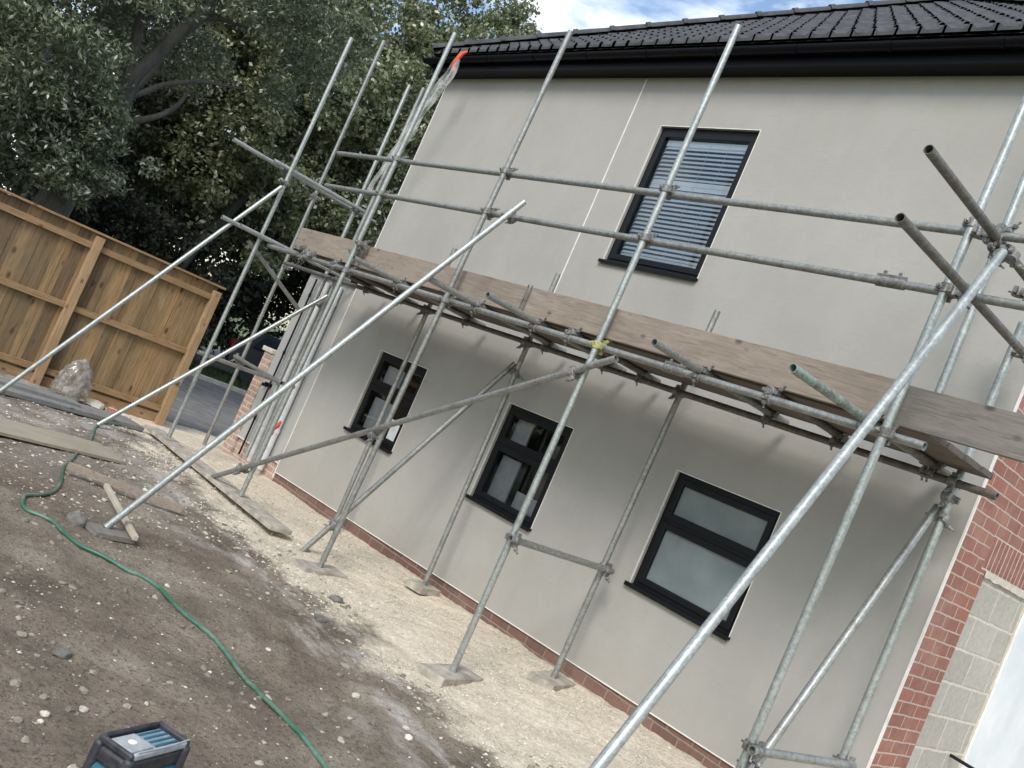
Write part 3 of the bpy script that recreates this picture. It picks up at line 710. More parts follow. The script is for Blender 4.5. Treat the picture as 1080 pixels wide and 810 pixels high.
# return rails at the two ends
T('end_guard_rail', (-.4, -1.95, 3.50), (-.4, .10, 3.47), 'galv'); T('end_guard_rail', (-.28, -1.48, 3.50), (-.28, -.05, 3.50), 'galv')
coupler((-.36, -1.26, 3.48), Z, Y, n=(-1, 0, 0)); coupler((-.33, -.27, 3.47), Z, Y, n=(-1, 0, 0)); coupler((A1(2.7).x, -1.24, 2.66), Z, Y); coupler((A1(3.3).x, -1.29, 3.33), Z, (0, .5, .8), n=(0, -1, 0))
e1 = T('end_guard_rail', (7.66, -2.16, 3.73), (7.66, -.33, 3.72), 'galv_dark', label='dark tube poking out towards the viewer, upper of two at right end')
e2 = T('end_mid_rail', (7.66, -2.16, 3.39), (7.66, -.40, 3.39), 'galv_dark', label='dark tube poking out towards the viewer, lower of two at right end')
coupler((7.60, -1.26, 3.73), Z, Y, n=(1, 0, 0)); coupler((7.60, -1.26, 3.39), Z, Y, n=(1, 0, 0)); coupler((7.66, YR-.0, 3.75), X, Y); coupler((7.61, -.27, 3.42), Z, Y, n=(1, 0, 0)); coupler((7.56, -.46, 3.72), Z, Y, n=(1, 0, 0)); coupler((7.66, -1.14, 3.70), Z, Y)
# braces and rakers
a = at((553, 213), 1, -1.30); bb = at((112, 556), 2, .07); D1a, D1b = Vector(a), Vector(bb)
T('raker', D1a, D1b, 'galv', label='long raking tube from the mid rail down to the soil at left'); coupler(at((537, 228), 1, -1.255), X, D1a-D1b, n=(0, -1, 0))
a = Vector(at((650, 378), 1, -1.315)); b = Vector(at((224, 503), 1, -1.315)); T('brace', a, b, 'galv_dull', label='long diagonal brace across the outer standards')
for S, px in ((O1, (255, 495)), (O2, (395, 460)), (O3, (606, 395))): q = Vector(at(px, 1, -1.288)); coupler(q, Z, a-b, n=(0, -1, 0))
a = Vector((I2(2.36).x-.06, YI, 2.36)); b = Vector(at((309, 590), 1, -1.2)); T('brace', a, b, 'galv_dull'); coupler(at((353, 553), 1, -1.1), Z, a-b, n=(1, -1, 0)); coupler(a+Vector((.03, -.0, -.08)), Z, a-b, n=(1, 0, 0))
a = Vector((I4(2.40).x-.05, YI, 2.40)); b = Vector((O4(.7).x+.05, YO+.03, .72)); T('brace', a, b, 'galv_dull'); coupler(a+Vector((.03, 0, -.06)), Z, a-b, n=(1, 0, 0)); coupler(b+Vector((-.02, 0, -.02)), Z, a-b, n=(1, 0, 0)); coupler((I4(2.5).x, YI-.024, 2.47), Z, X, n=(0, -1, 0))
a = Vector(at((297, 197), 1, -1.31)); b = Vector((-.42, -3.05, .07)); T('raker', a, b, 'galv', label='raking tube at the far left, foot beside the fence')
a = Vector(at((345, 312), 1, -.30)); b = Vector(at((103, 448), 2, .07)); T('raker', a, b, 'galv'); coupler(at((185, 402), 0, -.33), Z, a-b, n=(1, 0, 0)); coupler(at((335, 320), 1, -.29), Z, a-b, n=(1, 0, 0))
Tt = Vector(at((1058, 266), 1, -1.33)); Bt = Vector(CAM+ray((630, 810))*3.4); Bt = Bt+(Bt-Tt)*((Bt.z-.05)/(Tt.z-Bt.z)); T('raker', Tt, Bt, 'galv', label='nearest and brightest raking tube crossing the lower right'); coupler(Tt+Vector((0, .05, 0)), Y, Tt-Bt)
# low transoms between standard pairs
for S, R_, px, z1 in ((O3, I3, (550, 573), None), (O4, I4, (796, 790), None)):
    a = at(px, 1, YO); z = a[2]; T('low_transom', (S(z).x+.05, YO-.06, z), (R_(z).x+.05, YI+.06, z), 'galv_dull'); coupler((S(z).x+.025, YO, z), Z, Y, n=(1, 0, 0)); coupler((R_(z).x+.025, YI, z), Z, Y, n=(1, 0, 0))
T('low_transom', (-.30, -1.36, 1.18), (-.30, .0, 1.20), 'galv_dull'); T('low_ledger', (-1.55, -.32, 1.22), (-.15, -.32, 1.20), 'galv_dull'); T('brace', (-.36, -1.33, 2.56), (-.36, -.38, 2.08), 'galv_dull')
coupler((-1.52, -.28, 1.22), Z, X, n=(0, -1, 0)); coupler((-.33, -1.26, 1.18), Z, Y, n=(1, 0, 0)); coupler(at((332, 208), 0, -1.5), Z, X, n=(0, -1, 0)); coupler((-1.5, -.2, 2.55), Z, X, n=(0, -1, 0)); coupler(at((254, 383), 0, -1.45), Z, Y, n=(1, 0, 0))
for P_ in ((375, 267), (367, 286), (328, 269), (318, 262)): coupler(at(P_, 1, YO+.03), Z, X, n=(0, 1, 0))
coupler(at((382, 258), 1, YO), Z, X, n=(0, 1, 0))
# base plates on sole boards
for S, z in ((O1, .15), (O2, .13), (O3, .15), (I1, .18), (I2, .25), (I3, .25)):
    p = S(z); g = MB(); g.box((p.x-.07, p.y-.07, p.z-.045), (p.x+.07, p.y+.07, p.z-.038)); g.cyl((p.x, p.y, p.z-.04), (p.x, p.y, p.z+.02), .017, 12); g.build('base_plate', 'fitting', scaf)

# ------------------------------------------------------------------ scaffold boards
def board(name, x0, x1, y0, y1, z0, z1, m, label, group, tilt=0):
    g = MB(); g.box((x0, y0, z0), (x1, y1, z1)); o = g.build(name, m, None, bevel=.004); tag(o, label, 'scaffold board', group); return o
tb = 'toe boards standing on edge along the platform'
board('toe_board', .44, 1.80, -1.196, -1.158, 2.655, 2.895, 'board', 'short pinkish toe board on edge at the left end of the platform', tb)
board('toe_board', 1.78, 4.55, -1.154, -1.118, 2.655, 2.885, 'board', 'weathered toe board on edge, second from the left end', tb)
board('toe_board', 4.40, 7.46, -1.196, -1.158, 2.655, 2.88, 'board', 'weathered toe board on edge in front of the upstairs window bay', tb)
board('toe_board', 7.40, 9.3, -1.155, -1.117, 2.650, 2.875, 'board_grey', 'grey split toe board running past the right corner of the house', tb)
dk = 'scaffold boards laid flat on the platform'; ys = [(-1.11, -.89), (-.88, -.66), (-.65, -.43), (-.42, -.26)]
for i, (ya, yb) in enumerate(ys):
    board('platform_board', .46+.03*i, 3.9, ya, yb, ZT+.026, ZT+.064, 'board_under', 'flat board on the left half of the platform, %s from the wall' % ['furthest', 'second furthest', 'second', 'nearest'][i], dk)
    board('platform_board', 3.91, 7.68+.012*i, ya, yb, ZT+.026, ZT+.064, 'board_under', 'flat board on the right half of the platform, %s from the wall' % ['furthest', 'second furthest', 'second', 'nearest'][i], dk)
g = MB(); P = at((545, 335), 1, -1.2); g.box((P[0]-.028, -1.203, 2.64), (P[0]-.016, -1.1965, 2.89)); g.box((P[0]+.016, -1.203, 2.64), (P[0]+.028, -1.1965, 2.89)); o = g.build('board_clip', 'fitting'); o.parent = scaf; o.matrix_parent_inverse = Matrix.Translation(scaf.location).inverted()

# loose timber on the ground
def plank(A, B, w, t, m, name, label, cat='plank', lift=.0, group=None, up=(0, 0, 1)):
    A, B = Vector(A), Vector(B); g = MB(); g.bar(A, B, w, t, up=up); o = g.build(name, m, None, bevel=.003); tag(o, label, cat, group); return o
def gp(px, z=.07): p = at(px, 2, z); return p
a, b = at((128, 420), 2, .10), at((300, 560), 2, .12)
plank((-.95, -1.18, .100), (2.62, -1.26, .138), .23, .042, 'dusty', 'scaffold_board', 'dusty scaffold board lying on pale gravel under the left raking tubes', 'scaffold board')
plank((-.60, -3.6, .07), (-1.10, -1.35, .06), .42, .05, 'timber_grey', 'timber_sheet', 'wide grey timber sheet lying beside the fence', 'plank')
plank((-.8, -3.6, .115), (-1.0, -2.1, .10), .25, .045, 'timber_grey', 'timber_plank', 'grey plank lying on top of the wide grey timber sheet', 'plank')
plank((1.35, -4.0, .075), (.98, -2.30, .060), .55, .03, 'ply', 'plywood_sheet', 'thin pale plywood strip lying on the soil, its end curled up', 'plywood')
plank((2.20, -3.08, .115), (2.62, -2.22, .095), .04, .06, 'board', 'timber_offcut', 'pale timber batten on edge between plywood strip and raking tube', 'batten')
a, b = at((112, 512), 2, .16), at((143, 568), 2, .10); plank(a, b, .035, .035, 'lath', 'wooden_stake', 'short pale stick leaning across the foot of the raking tube', 'stick')
def sole(px0, px1, z, w, label):
    a, b = at(px0, 2, z), at(px1, 2, z); plank((*a[:2], z), (*b[:2], z), w, .038, 'board_grey', 'sole_board', label, 'sole board', 'sole boards under the scaffold feet')
def sole_at(S, z, dx, w, label, rz=0):
    p = S(z); g = MB(); M4 = Matrix.Translation((p.x, p.y, 0)) @ Matrix.Rotation(rz, 4, 'Z'); g.box((-.5*dx, -w/2, p.z-.105), (.5*dx, w/2, p.z-.045), M4)
    o = g.build('sole_board', 'dusty', None, bevel=.004); tag(o, label, 'sole board', 'sole boards under the scaffold feet')
sole_at(O3, .17, .225, .50, 'sole board under the outer standard right of the middle window', .25)
sole_at(I3, .26, .225, .40, 'sole board under the inner standard against the brick plinth', .3)
sole_at(O2, .15, .225, .46, 'sole board under the crossing tubes below the far window', .1)
sole_at(I2, .26, .20, .28, 'sole board under the inner standard left of the middle window', .2)
sole((95, 558), (136, 566), .05, .20, 'sole board under the long raking tube near the hose')
rock(at((83, 545), 2, .08)[0], at((83, 545), 2, .08)[1], .07, 'grey broken block lying on the soil inside the bend of the hose', 'stone_dark', flat=.8, name='broken_block')
rock(*at((65, 690), 2, .04)[:2], .045, 'flat grey stone lying alone on the brown soil at left', 'stone_dark')
rock(*at((338, 652), 2, .08)[:2], .045, 'round dark stone half sunk at the edge of the gravel', 'stone_dark')
rock(*at((48, 752), 2, .04)[:2], .020, 'white pebble at bottom left, above its smaller neighbour', 'mortar')
rock(*at((44, 758), 2, .04)[:2], .014, 'small white pebble at bottom left, below a larger one', 'mortar')
rock(*at((283, 685), 2, .04)[:2], .018, 'pale pebble on the soil just right of the hose', 'mortar')
rock(*at((90, 745), 2, .04)[:2], .022, 'greenish flat stone lying left of the radio', 'stone')
rock(*at((355, 632), 2, .08)[:2], .06, 'earthy clod on the gravel beside the round dark stone', 'stone_dark', flat=.4)
for k, (px, r, mm, l) in enumerate((((100, 425), .13, 'mortar', 'pale lump of rubble beside the plastic bag at the fence foot'), ((120, 430), .11, 'brick', 'reddish broken brick at the fence foot'), ((132, 438), .10, 'mortar', 'white plaster lump near the end post of the fence'))):
    p = at(px, 0, -1.65); rock(-1.65, p[1], r, l, mm, flat=.55, name='rubble')
# ------------------------------------------------------------------ hose
hz = [(352, 812), (300, 754), (264, 714), (236, 679), (215, 661), (194, 646), (180, 629), (167, 615), (139, 599), (111, 585), (83, 572), (66, 558), (56, 549), (40, 542), (31, 538), (25, 533), (24, 527), (28, 521), (40, 520), (53, 518), (60, 514), (65, 506), (68, 491), (76, 483), (83, 476), (92, 468), (97, 461), (101, 450), (111, 446), (130, 447), (150, 447)]
pts = []
for p in hz:
    q = at(p, 2, .06); pts.append(Vector((q[0], q[1], gz(q[0], q[1])+gnoise(q[0], q[1])+.012)))
pts = [Vector((8.3, -3.5, .06)), Vector((7.3, -3.08, .06))]+pts
def smooth_path(P, n=6):
    out = []
    for i in range(len(P)-1):
        p0, p1, p2, p3 = P[max(i-1, 0)], P[i], P[i+1], P[min(i+2, len(P)-1)]
        for k in range(n):
            t = k/n; out.append(.5*((2*p1)+(-p0+p2)*t+(2*p0-5*p1+4*p2-p3)*t*t+(-p0+3*p1-3*p2+p3)*t**3))
    return out+[P[-1]]
sp = smooth_path(pts); sp = [Vector((p.x, p.y, max(p.z, gz(p.x, p.y)+gnoise(p.x, p.y)+.010))) for p in sp]
M['hose'] = two_tone('green_hose', (.03, .15, .085), (.07, .22, .13), 7, .45, .1, .001, 90)
m, nt, b = mat('green_hose_dusty'); v = pos(nt)
nt.links.new(mixc(nt, ramp(nt, noi(nt, v, 3, 6, .7), [(.42, (0, 0, 0)), (.62, (.8, .8, .8))]).outputs[0], (.025, .115, .068), (.19, .24, .20)), b.inputs['Base Color']); b.inputs['Roughness'].default_value = .4
tag(MB().tube(sp, .0128, 12).build('garden_hose', m, None, smooth=True), 'green garden hose snaking over the soil towards the fence', 'hose')

# ------------------------------------------------------------------ fence
fence = empty('wooden_fence', (-2.05, -.6, 0), 'new pine closeboard fence with posts, rails and capping at far left', 'fence')
FX = -2.10
g = MB(); y = -.66; k = 0
while y > -4.9:
    w = .148; t = .012+.006*(k % 2)
    g.box((FX-.030-.004*(k % 2), y-w+.002, .10+random.uniform(-.01, .01)), (FX-.030+t, y+.008, 1.955)); y -= w; k += 1
g.build('boards', 'fence', fence, bevel=.002, seg=1)
for z in (.20, 1.02, 1.80): 
    g = MB(); g.box((FX-.0, -4.95, z-.038), (FX+.045, -.72, z+.038)); g.build('rail', 'fence_rail', fence, bevel=.004)
for y in (-.67, -2.28, -4.1):
    g = MB(); g.box((FX+.001, y-.05, -.1), (FX+.098, y+.05, 1.93 if y < -1 else 1.90)); g.build('post', 'fence_post', fence, bevel=.005)
g = MB(); g.box((FX-.05, -4.97, 1.957), (FX+.06, -.58, 1.985)); g.build('capping', 'fence_rail', fence, bevel=.004)
g = MB(); g.box((FX-.014, -4.95, -.02), (FX+.02, -.7, .13)); g.build('gravel_board', 'fence_rail', fence, bevel=.003)

# ------------------------------------------------------------------ plastic bag
bm = bmesh.new(); bmesh.ops.create_icosphere(bm, subdivisions=5, radius=1)
for v in bm.verts:
    p = v.co.copy(); n1 = noise.turbulence(p*1.8+Vector((3, 1, 2)), 4, True)
    taper = 1-.30*max(0, p.z); wid = 1+.35*max(0, -p.z)
    v.co = Vector((p.x*.17*taper*wid, p.y*.20*taper*wid, p.z*.27 if p.z > -.6 else -.162-.02*(-p.z-.6))) * (1+.16*(n1-.45))
    v.co += Vector((0, -.14*max(0, -p.z)**2, 0))
for v in bm.verts:      # creases
    v.co += v.co.normalized()*(.030*abs(noise.noise(Vector((v.co.x*9, v.co.y*9, v.co.z*4))))+.006*abs(noise.noise(v.co*30)))
me = D.meshes.new('plastic_bag'); bm.to_mesh(me); bm.free(); me.polygons.foreach_set('use_smooth', [True]*len(me.polygons))
m, nt, b = mat('clear_plastic'); b.inputs['Roughness'].default_value = .12; b.inputs['Alpha'].default_value = .62
nt.links.new(ramp(nt, noi(nt, pos(nt), 9, 5, .7), [(.35, (.16, .13, .10)), (.55, (.34, .32, .30)), (.7, (.62, .61, .60))]).outputs[0], b.inputs['Base Color'])
nt.links.new(ramp(nt, noi(nt, pos(nt), 14, 4, .7), [(.3, (.22,)*3), (.62, (.75,)*3)]).outputs[0], b.inputs['Alpha']); me.materials.append(m)
o = D.objects.new('plastic_bag', me); COL.objects.link(o); o.location = (-1.62, -2.0, .26); o.rotation_euler = (0, 0, .3)
tag(o, 'crumpled clear plastic bag of rubbish standing against the pine fence', 'bag')
rock(-1.62, -1.98, .12, 'lump of grey rubble inside the clear plastic bag', 'mortar', flat=1.0, name='rubble')

# ------------------------------------------------------------------ hanging translucent netting with orange end
A = at((483, 62), 1, -.42); B_ = at((392, 196), 1, -.52)
m, nt, b = mat('clear_netting'); b.inputs['Base Color'].default_value = (.72, .74, .73, 1); b.inputs['Roughness'].default_value = .35
wv = N(nt, 'ShaderNodeTexNoise'); wv.inputs['Scale'].default_value = 14; nt.links.new(pos(nt, (1, 1, .25)), wv.inputs['Vector'])
nt.links.new(ramp(nt, wv.outputs['Fac'], [(.35, (.12,)*3), (.65, (.42,)*3)]).outputs[0], b.inputs['Alpha'])
sheet = empty('debris_netting', A, 'clear plastic netting hanging from the gutter by an orange tie', 'netting')
g = MB(); n = 24
Av, Bv = Vector(A), Vector(B_)
for i in range(n+1):
    t = i/n; c = Av.lerp(Bv, t)+Vector((0, 0, -.0)); w = .02+.12*math.sin(PI*min(1, t*.9+.1))**.8
    for j in range(7):
        s = (j-3)/3; g.v.append((c.x+w*s+.01*math.sin(j*3+i), c.y+.03*math.sin(i*.5+j*2.1), c.z-.02*abs(s)+.1*s*t))
for i in range(n):
    for j in range(6): k = i*7+j; g.f.append((k, k+1, k+8, k+7))
g.build('net', m, sheet, smooth=True)
g = MB(); g.tube([Av+Vector((-.0, -.0, -.14)), Av+Vector((.0, -.02, -.05)), Av+Vector((.03, 0, .06)), Av+Vector((.04, .05, .12))], [.026, .024, .03, .012], 10); g.build('orange_tie', 'orange', sheet, smooth=True)
o = MB(); p = Vector(at((290, 453), 1, YI-.05)); o.tube([p+Vector((-.03, 0, -.07)), p+Vector((0, -.04, 0)), p+Vector((.04, -.01, .06)), p+Vector((.0, .03, .11))], [.02, .035, .028, .012], 10)
ot = o.build('orange_tape', 'orange', None, smooth=True); tag(ot, 'orange plastic tape wrapped around the far left standards near the ground', 'tape')

# ------------------------------------------------------------------ jobsite radio
RC = Vector(at((152, 790), 2, .25)); RC.z = gz(RC.x, RC.y)
M['teal'] = plain('teal_plastic', (.02, .10, .14), .35); M['rubber'] = two_tone('black_rubber', (.018, .019, .024), (.05, .05, .058), 30, .5, .3, .002, 90)
M['bluegrey'] = two_tone('dusty_blue_panel', (.14, .21, .27), (.26, .33, .38), 30, .35, .2, .001, 90)
M['silver'] = two_tone('silver_grey_panel', (.28, .30, .31), (.42, .44, .45), 25, .4, .2, .001, 90)
radio = empty('site_radio', RC, 'teal and black jobsite radio standing on the soil at the bottom edge', 'radio', rz=0)
c0 = Vector(at((168, 763), 2, .27)); c1 = Vector(at((116, 785), 2, .27)); c2 = Vector(at((200, 785), 2, .27))
ux = (c2-c0).normalized(); uy = Vector((-ux.y, ux.x, 0)); 
if uy.dot(c1-c0) < 0: uy = -uy
W_, H_ = (c2-c0).length, abs(uy.dot(c1-c0)); 
def rbox(name, lo, hi, mm, bev=.008, seg=3, tp=0):
    a = [Vector((lo[0], lo[1], lo[2])), Vector((hi[0], hi[1], hi[2]))]
    g = MB(); M4 = Matrix(((ux.x, uy.x, 0, c0.x), (ux.y, uy.y, 0, c0.y), (0, 0, 1, RC.z), (0, 0, 0, 1)))
    g.box(lo, hi, M4)
    if ux.cross(uy).z < 0: g.f = [f[::-1] for f in g.f]
    return g.build(name, mm, radio, bevel=bev, seg=seg, smooth=True)
c0 = c0+ux*.018+uy*.015; w, h = W_-.036, H_-.03
rbox('body', (-.022, -.018, .02), (w+.022, h+.02, .165), 'teal', .03, 4)
rbox('base_bumper', (-.032, -.028, .0), (w+.032, h+.03, .045), 'rubber', .02)
for (xa, ya) in ((-.03, -.026), (w-.008, -.026), (-.03, h-.012), (w-.008, h-.012)): rbox('corner_bumper', (xa, ya, .02), (xa+.038, ya+.038, .235), 'rubber', .015)
rbox('top_housing', (-.015, -.01, .160), (w+.015, h+.015, .222), 'rubber', .015)
rbox('top_frame', (-.02, -.018, .225), (w+.02, .0, .254), 'rubber', .01); rbox('top_frame', (-.02, h, .225), (w+.02, h+.018, .254), 'rubber', .01)
rbox('top_frame', (-.02, .0, .225), (-.003, h, .254), 'rubber', .01); rbox('top_frame', (w+.003, .0, .225), (w+.02, h, .254), 'silver', .01)
rbox('lid_panel', (.008, .008, .215), (w-.008, h*.52, .240), 'bluegrey', .006); p2 = rbox('display_panel', (.010, h*.54, .215), (w-.010, h-.008, .246), 'silver', .006)
cc = c0+ux*(w*.5)+uy*(h*.76); g = MB(); g.cyl((cc.x, cc.y, RC.z+.245), (cc.x, cc.y, RC.z+.2485), .016, 20); g.build('button', 'bead', radio, smooth=True)
for k in range(4):
    rbox('lid_rib', (.018+k*w*.22, .016, .2395), (.018+k*w*.22+.012, h*.5, .2435), 'teal', .002, 1)
g = MB(); q = [c0+ux*(w+.012)-uy*.012, c0+ux*(w+.020)+uy*(h*.4), c0+ux*(w+.014)+uy*(h*.95)]; g.tube([Vector((*p.xy, RC.z+.256)) for p in q], .003, 8); g.build('handle_edge', 'silver', radio, smooth=True)

# ------------------------------------------------------------------ car on the road beyond the fence
def car():
    root = empty('parked_car', (-15.2, 5.6, 0), 'dark hatchback car parked under the trees beyond the fence end', 'car')
    heading = Vector((.40, .92, 0)).normalized(); side = Vector((heading.y, -heading.x, 0)); ctr = Vector((-14.4, 8.0, -.07))
    def P(l, s, z): return tuple(ctr+heading*l+side*s+Vector((0, 0, z)))
    prof = [(-2.05, .35), (-2.1, .62), (-2.06, .92), (-1.9, 1.05), (-1.72, 1.38), (-1.35, 1.50), (-.2, 1.52), (.55, 1.38), (1.05, 1.0), (1.9, .86), (2.08, .65), (2.08, .35)]
    g = MB(); k = len(prof)
    for s in (-1, -.93, .93, 1):
        for (l, z) in prof:
            wd = .86 if z < 1.02 else .86-.22*(z-1.0)/.5
            ww = wd*(abs(s)) if abs(s) < 1 else wd
            ins = 0 if abs(s) < 1 else .0
            zz = z if abs(s) < 1 else min(z, 1.0)*1+max(0, z-1.0)*.93
            g.v.append(P(l*(1 if abs(s) < 1 else .985), math.copysign(ww*(1 if abs(s) == 1 else .93), s), zz))
    for r in range(3):
        for i in range(k): j = (i+1) % k; g.f.append((r*k+i, r*k+j, (r+1)*k+j, (r+1)*k+i))
    g.f.append(tuple(range(k))[::-1]); g.f.append(tuple(3*k+i for i in range(k)))
    g.build('body', plain('dark_car_paint', (.012, .014, .022), .25), root, bevel=.03, smooth=True)
    gm = plain('car_glass', (.03, .04, .05), .1)
    for sg in (1, -1):
        g = MB()
        for (l0, l1, l2, l3) in ((-1.55, -.62, -.62, -1.32), (-.56, .28, .75, -.56)):
            g.v += [P(l0, sg*.868, 1.04), P(l1 if l0 < -1 else l2, sg*.868, 1.04), P(l1, sg*.70, 1.42), P(l3, sg*.70, 1.42)]; n = len(g.v); g.f.append((n-4, n-3, n-2, n-1))
        g.build('side_window', gm, root)
        g = MB(); g.box((0, 0, 0), (1, 1, 1)); g.v = [P(-2.10+.14*a, sg*(.60+.24*b), .80+.22*c) for (a, b, c) in g.v]; g.build('tail_light', plain('tail_light_red', (.28, .008, .02), .3), root, bevel=.01)
        for l in (-1.3, 1.35):
            c = Vector(P(l, sg*.80, .32)); g = MB(); g.cyl(c-side*.1, c+side*.11, .32, 28); wv_ = g.build('wheel', 'rubber', root, smooth=True, bevel=.02)
            g = MB(); g.cyl(c+side*sg*.108, c+side*sg*.118, .19, 20)
            for q in range(10):
                a = 2*PI*q/10; d = heading*math.cos(a)+Vector((0, 0, 1))*math.sin(a); g.bar(c+side*sg*.122, c+side*sg*.122+d*.2, .02, .012, up=side)
            rr = g.build('rim', 'galv_dull', root); rr.parent = wv_; rr.matrix_parent_inverse = Matrix.Translation(root.location).inverted()
    g = MB(); g.v = [P(-1.93, -.68, 1.05), P(-1.93, .68, 1.05), P(-1.76, .60, 1.36), P(-1.76, -.60, 1.36)]; g.f = [(0, 1, 2, 3)]; g.build('rear_window', gm, root)
car()

# ------------------------------------------------------------------ trees
def leaf_mat(name, stops, rough=.32, trans=.35):
    m, nt, b = mat(name); a = N(nt, 'ShaderNodeAttribute'); a.attribute_name = 'tone'
    r = ramp(nt, a.outputs['Fac'], stops); nt.links.new(r.outputs[0], b.inputs['Base Color']); b.inputs['Roughness'].default_value = rough; b.inputs['Specular IOR Level'].default_value = .6
    out = nt.nodes['Material Output']; tl = N(nt, 'ShaderNodeBsdfTranslucent'); nt.links.new(r.outputs[0], tl.inputs['Color'])
    mx = N(nt, 'ShaderNodeMixShader'); mx.inputs[0].default_value = trans; nt.links.new(b.outputs[0], mx.inputs[1]); nt.links.new(tl.outputs[0], mx.inputs[2]); nt.links.new(mx.outputs[0], out.inputs[0])
    return m
LM1 = leaf_mat('willow_leaf', [(0, (.062, .084, .044)), (.55, (.165, .198, .108)), (.82, (.31, .34, .225)), (1, (.70, .71, .62))])
LM2 = leaf_mat('olive_leaf', [(0, (.07, .088, .040)), (.55, (.20, .228, .112)), (.85, (.31, .33, .19)), (1, (.62, .63, .52))])
LM4 = leaf_mat('shaded_leaf', [(0, (.012, .017, .010)), (1, (.045, .055, .032))], .7, .1)  # shade of the far foliage is put into this darker leaf colour
LM3 = leaf_mat('dark_leaf', [(0, (.035, .046, .026)), (.7, (.11, .132, .070)), (1, (.30, .32, .24))])
M['bark'] = two_tone('bark', (.05, .05, .045), (.095, .095, .082), 6, .95, .9, .02, 25, sc=(3, 3, .6))
def leaves(clusters, per, size, tmin=0, elong=2.2, droop=0):
    """clusters: (n,4) centre+radius -> leaf quads spread through each cluster"""
    C = np.repeat(clusters, per, 0); n = len(C)
    u = rng.standard_normal((n, 3)); u /= np.linalg.norm(u, axis=1, keepdims=True); r = rng.random(n)**.45
    P = C[:, :3]+u*(r*C[:, 3])[:, None]*np.array([1, 1, .75])
    nn = u*.5+rng.standard_normal((n, 3))*.8+np.array([0, 0, .5]); nn /= np.linalg.norm(nn, axis=1, keepdims=True)
    t = rng.standard_normal((n, 3))+np.array([0, 0, -droop]); t -= nn*(t*nn).sum(1)[:, None]; t /= np.linalg.norm(t, axis=1, keepdims=True); b = np.cross(nn, t)
    L = size*(.6+.8*rng.random(n))[:, None]; Wd = L/elong
    V = np.stack([P-t*L*.5, P+b*Wd*.5, P+t*L*.5+nn*L*.08, P-b*Wd*.5], 1).reshape(-1, 3)
    F = np.arange(n*4).reshape(n, 4); hi = rng.random(n) < .05; tone = np.where(rng.random(n) < .05, 1.0, 1)*np.clip(.45+.22*rng.standard_normal(n)+.3*(np.repeat(rng.random(len(clusters)), per)-.5), 0, 1); tone[hi] = 1.0; return V, F, tone  # a few leaves turn near-white, painting glints into the crown colour
def crown_clusters(c, rad, n, cr, hollow=.35, cut=None):
    out = []
    while len(out) < n:
        u = rng.uniform(-1, 1, 3); q = np.linalg.norm(u)
        if q > 1 or q < hollow: continue
        p = np.array(c)+u*np.array(rad)
        if noise.noise(Vector(p)*.55)+.28 < rng.random()*.35: continue
        if cut and cut(p): continue
        out.append((*p, cr*(.6+.8*rng.random())))
    return np.array(out)
def limb(pts, r0, r1):
    pts = smooth_path([Vector(p) for p in pts], 5); n = len(pts); pts = [p+Vector(noise.noise_vector(p*1.3))*.05*min(1, i/5) for i, p in enumerate(pts)]
    return pts, [r0+(r1-r0)*(i/(n-1))**.8 for i in range(n)]
def tree(name, base, limbs, cl, per, size, lm, label, cat='tree', group=None, elong=2.2, droop=0):
    root = empty(name, base, label, cat, group)
    g = MB()
    for l in limbs: pts, rr = limb(l[0], l[1], l[2]); g.tube(pts, rr, 10)
    g.build('trunk', 'bark', root, smooth=True)
    V, F, T_ = leaves(cl, per, size, elong=elong, droop=droop); fast_mesh('crown', V, F, lm, root, attr=T_)
    return root
# big leaning tree just behind the fence
XT = -6.0
def tp(px, x=XT): return at(px, 0, x)
J = tp((131, 102)); 
def nobr(p):   # keep the forked limbs and the dark gap under them open to view
    q = np.array(p)-CAM; c = RM@q; u, v = 540+FPX*c[0]/c[2], 405+FPX*c[1]/c[2]
    return (125 < u < 275 and 10 < v < 175 and p[0] > XT-.6) or (v > 225-.0*u)
limbsA = [([tp((52, 222)), tp((66, 190)), tp((95, 140)), J], .33, .17), ([J, tp((143, 78)), tp((160, 62)), tp((185, 40)), tp((212, 18)), tp((238, -12))], .13, .08),
          ([J, tp((150, 85)), tp((172, 55)), tp((200, 22)), tp((236, 20)), tp((270, 34))], .085, .03), ([J, tp((150, 98)), tp((176, 88)), tp((215, 88)), tp((255, 92))], .07, .02),
          ([tp((136, 128)), tp((158, 124)), tp((185, 112)), tp((200, 95))], .06, .03), ([J, tp((140, 60)), tp((147, 20)), tp((150, -20))], .10, .05),
          ([tp((60, 205)), tp((35, 120), -5.6), tp((58, 40), -5.6)], .12, .04)]
limbsA[0][0].insert(0, (XT, tp((52, 222))[1]-.3, -.1))
ca = np.concatenate([crown_clusters((-5.6, -3.3, 4.6), (1.5, 2.1, 1.9), 330, .34, 0, nobr), crown_clusters((-6.4, -1.2, 6.9), (2.0, 3.0, 2.2), 420, .36, 0, nobr), crown_clusters((-5.4, -2.0, 3.1), (.7, 1.1, .75), 90, .26, 0, nobr)])
tree('willow_tree', (XT, -2.2, 0), limbsA, ca, 150, .088, LM1, 'large tree with a leaning grey trunk and forked limbs just behind the pine fence', elong=2.6, droop=.5)
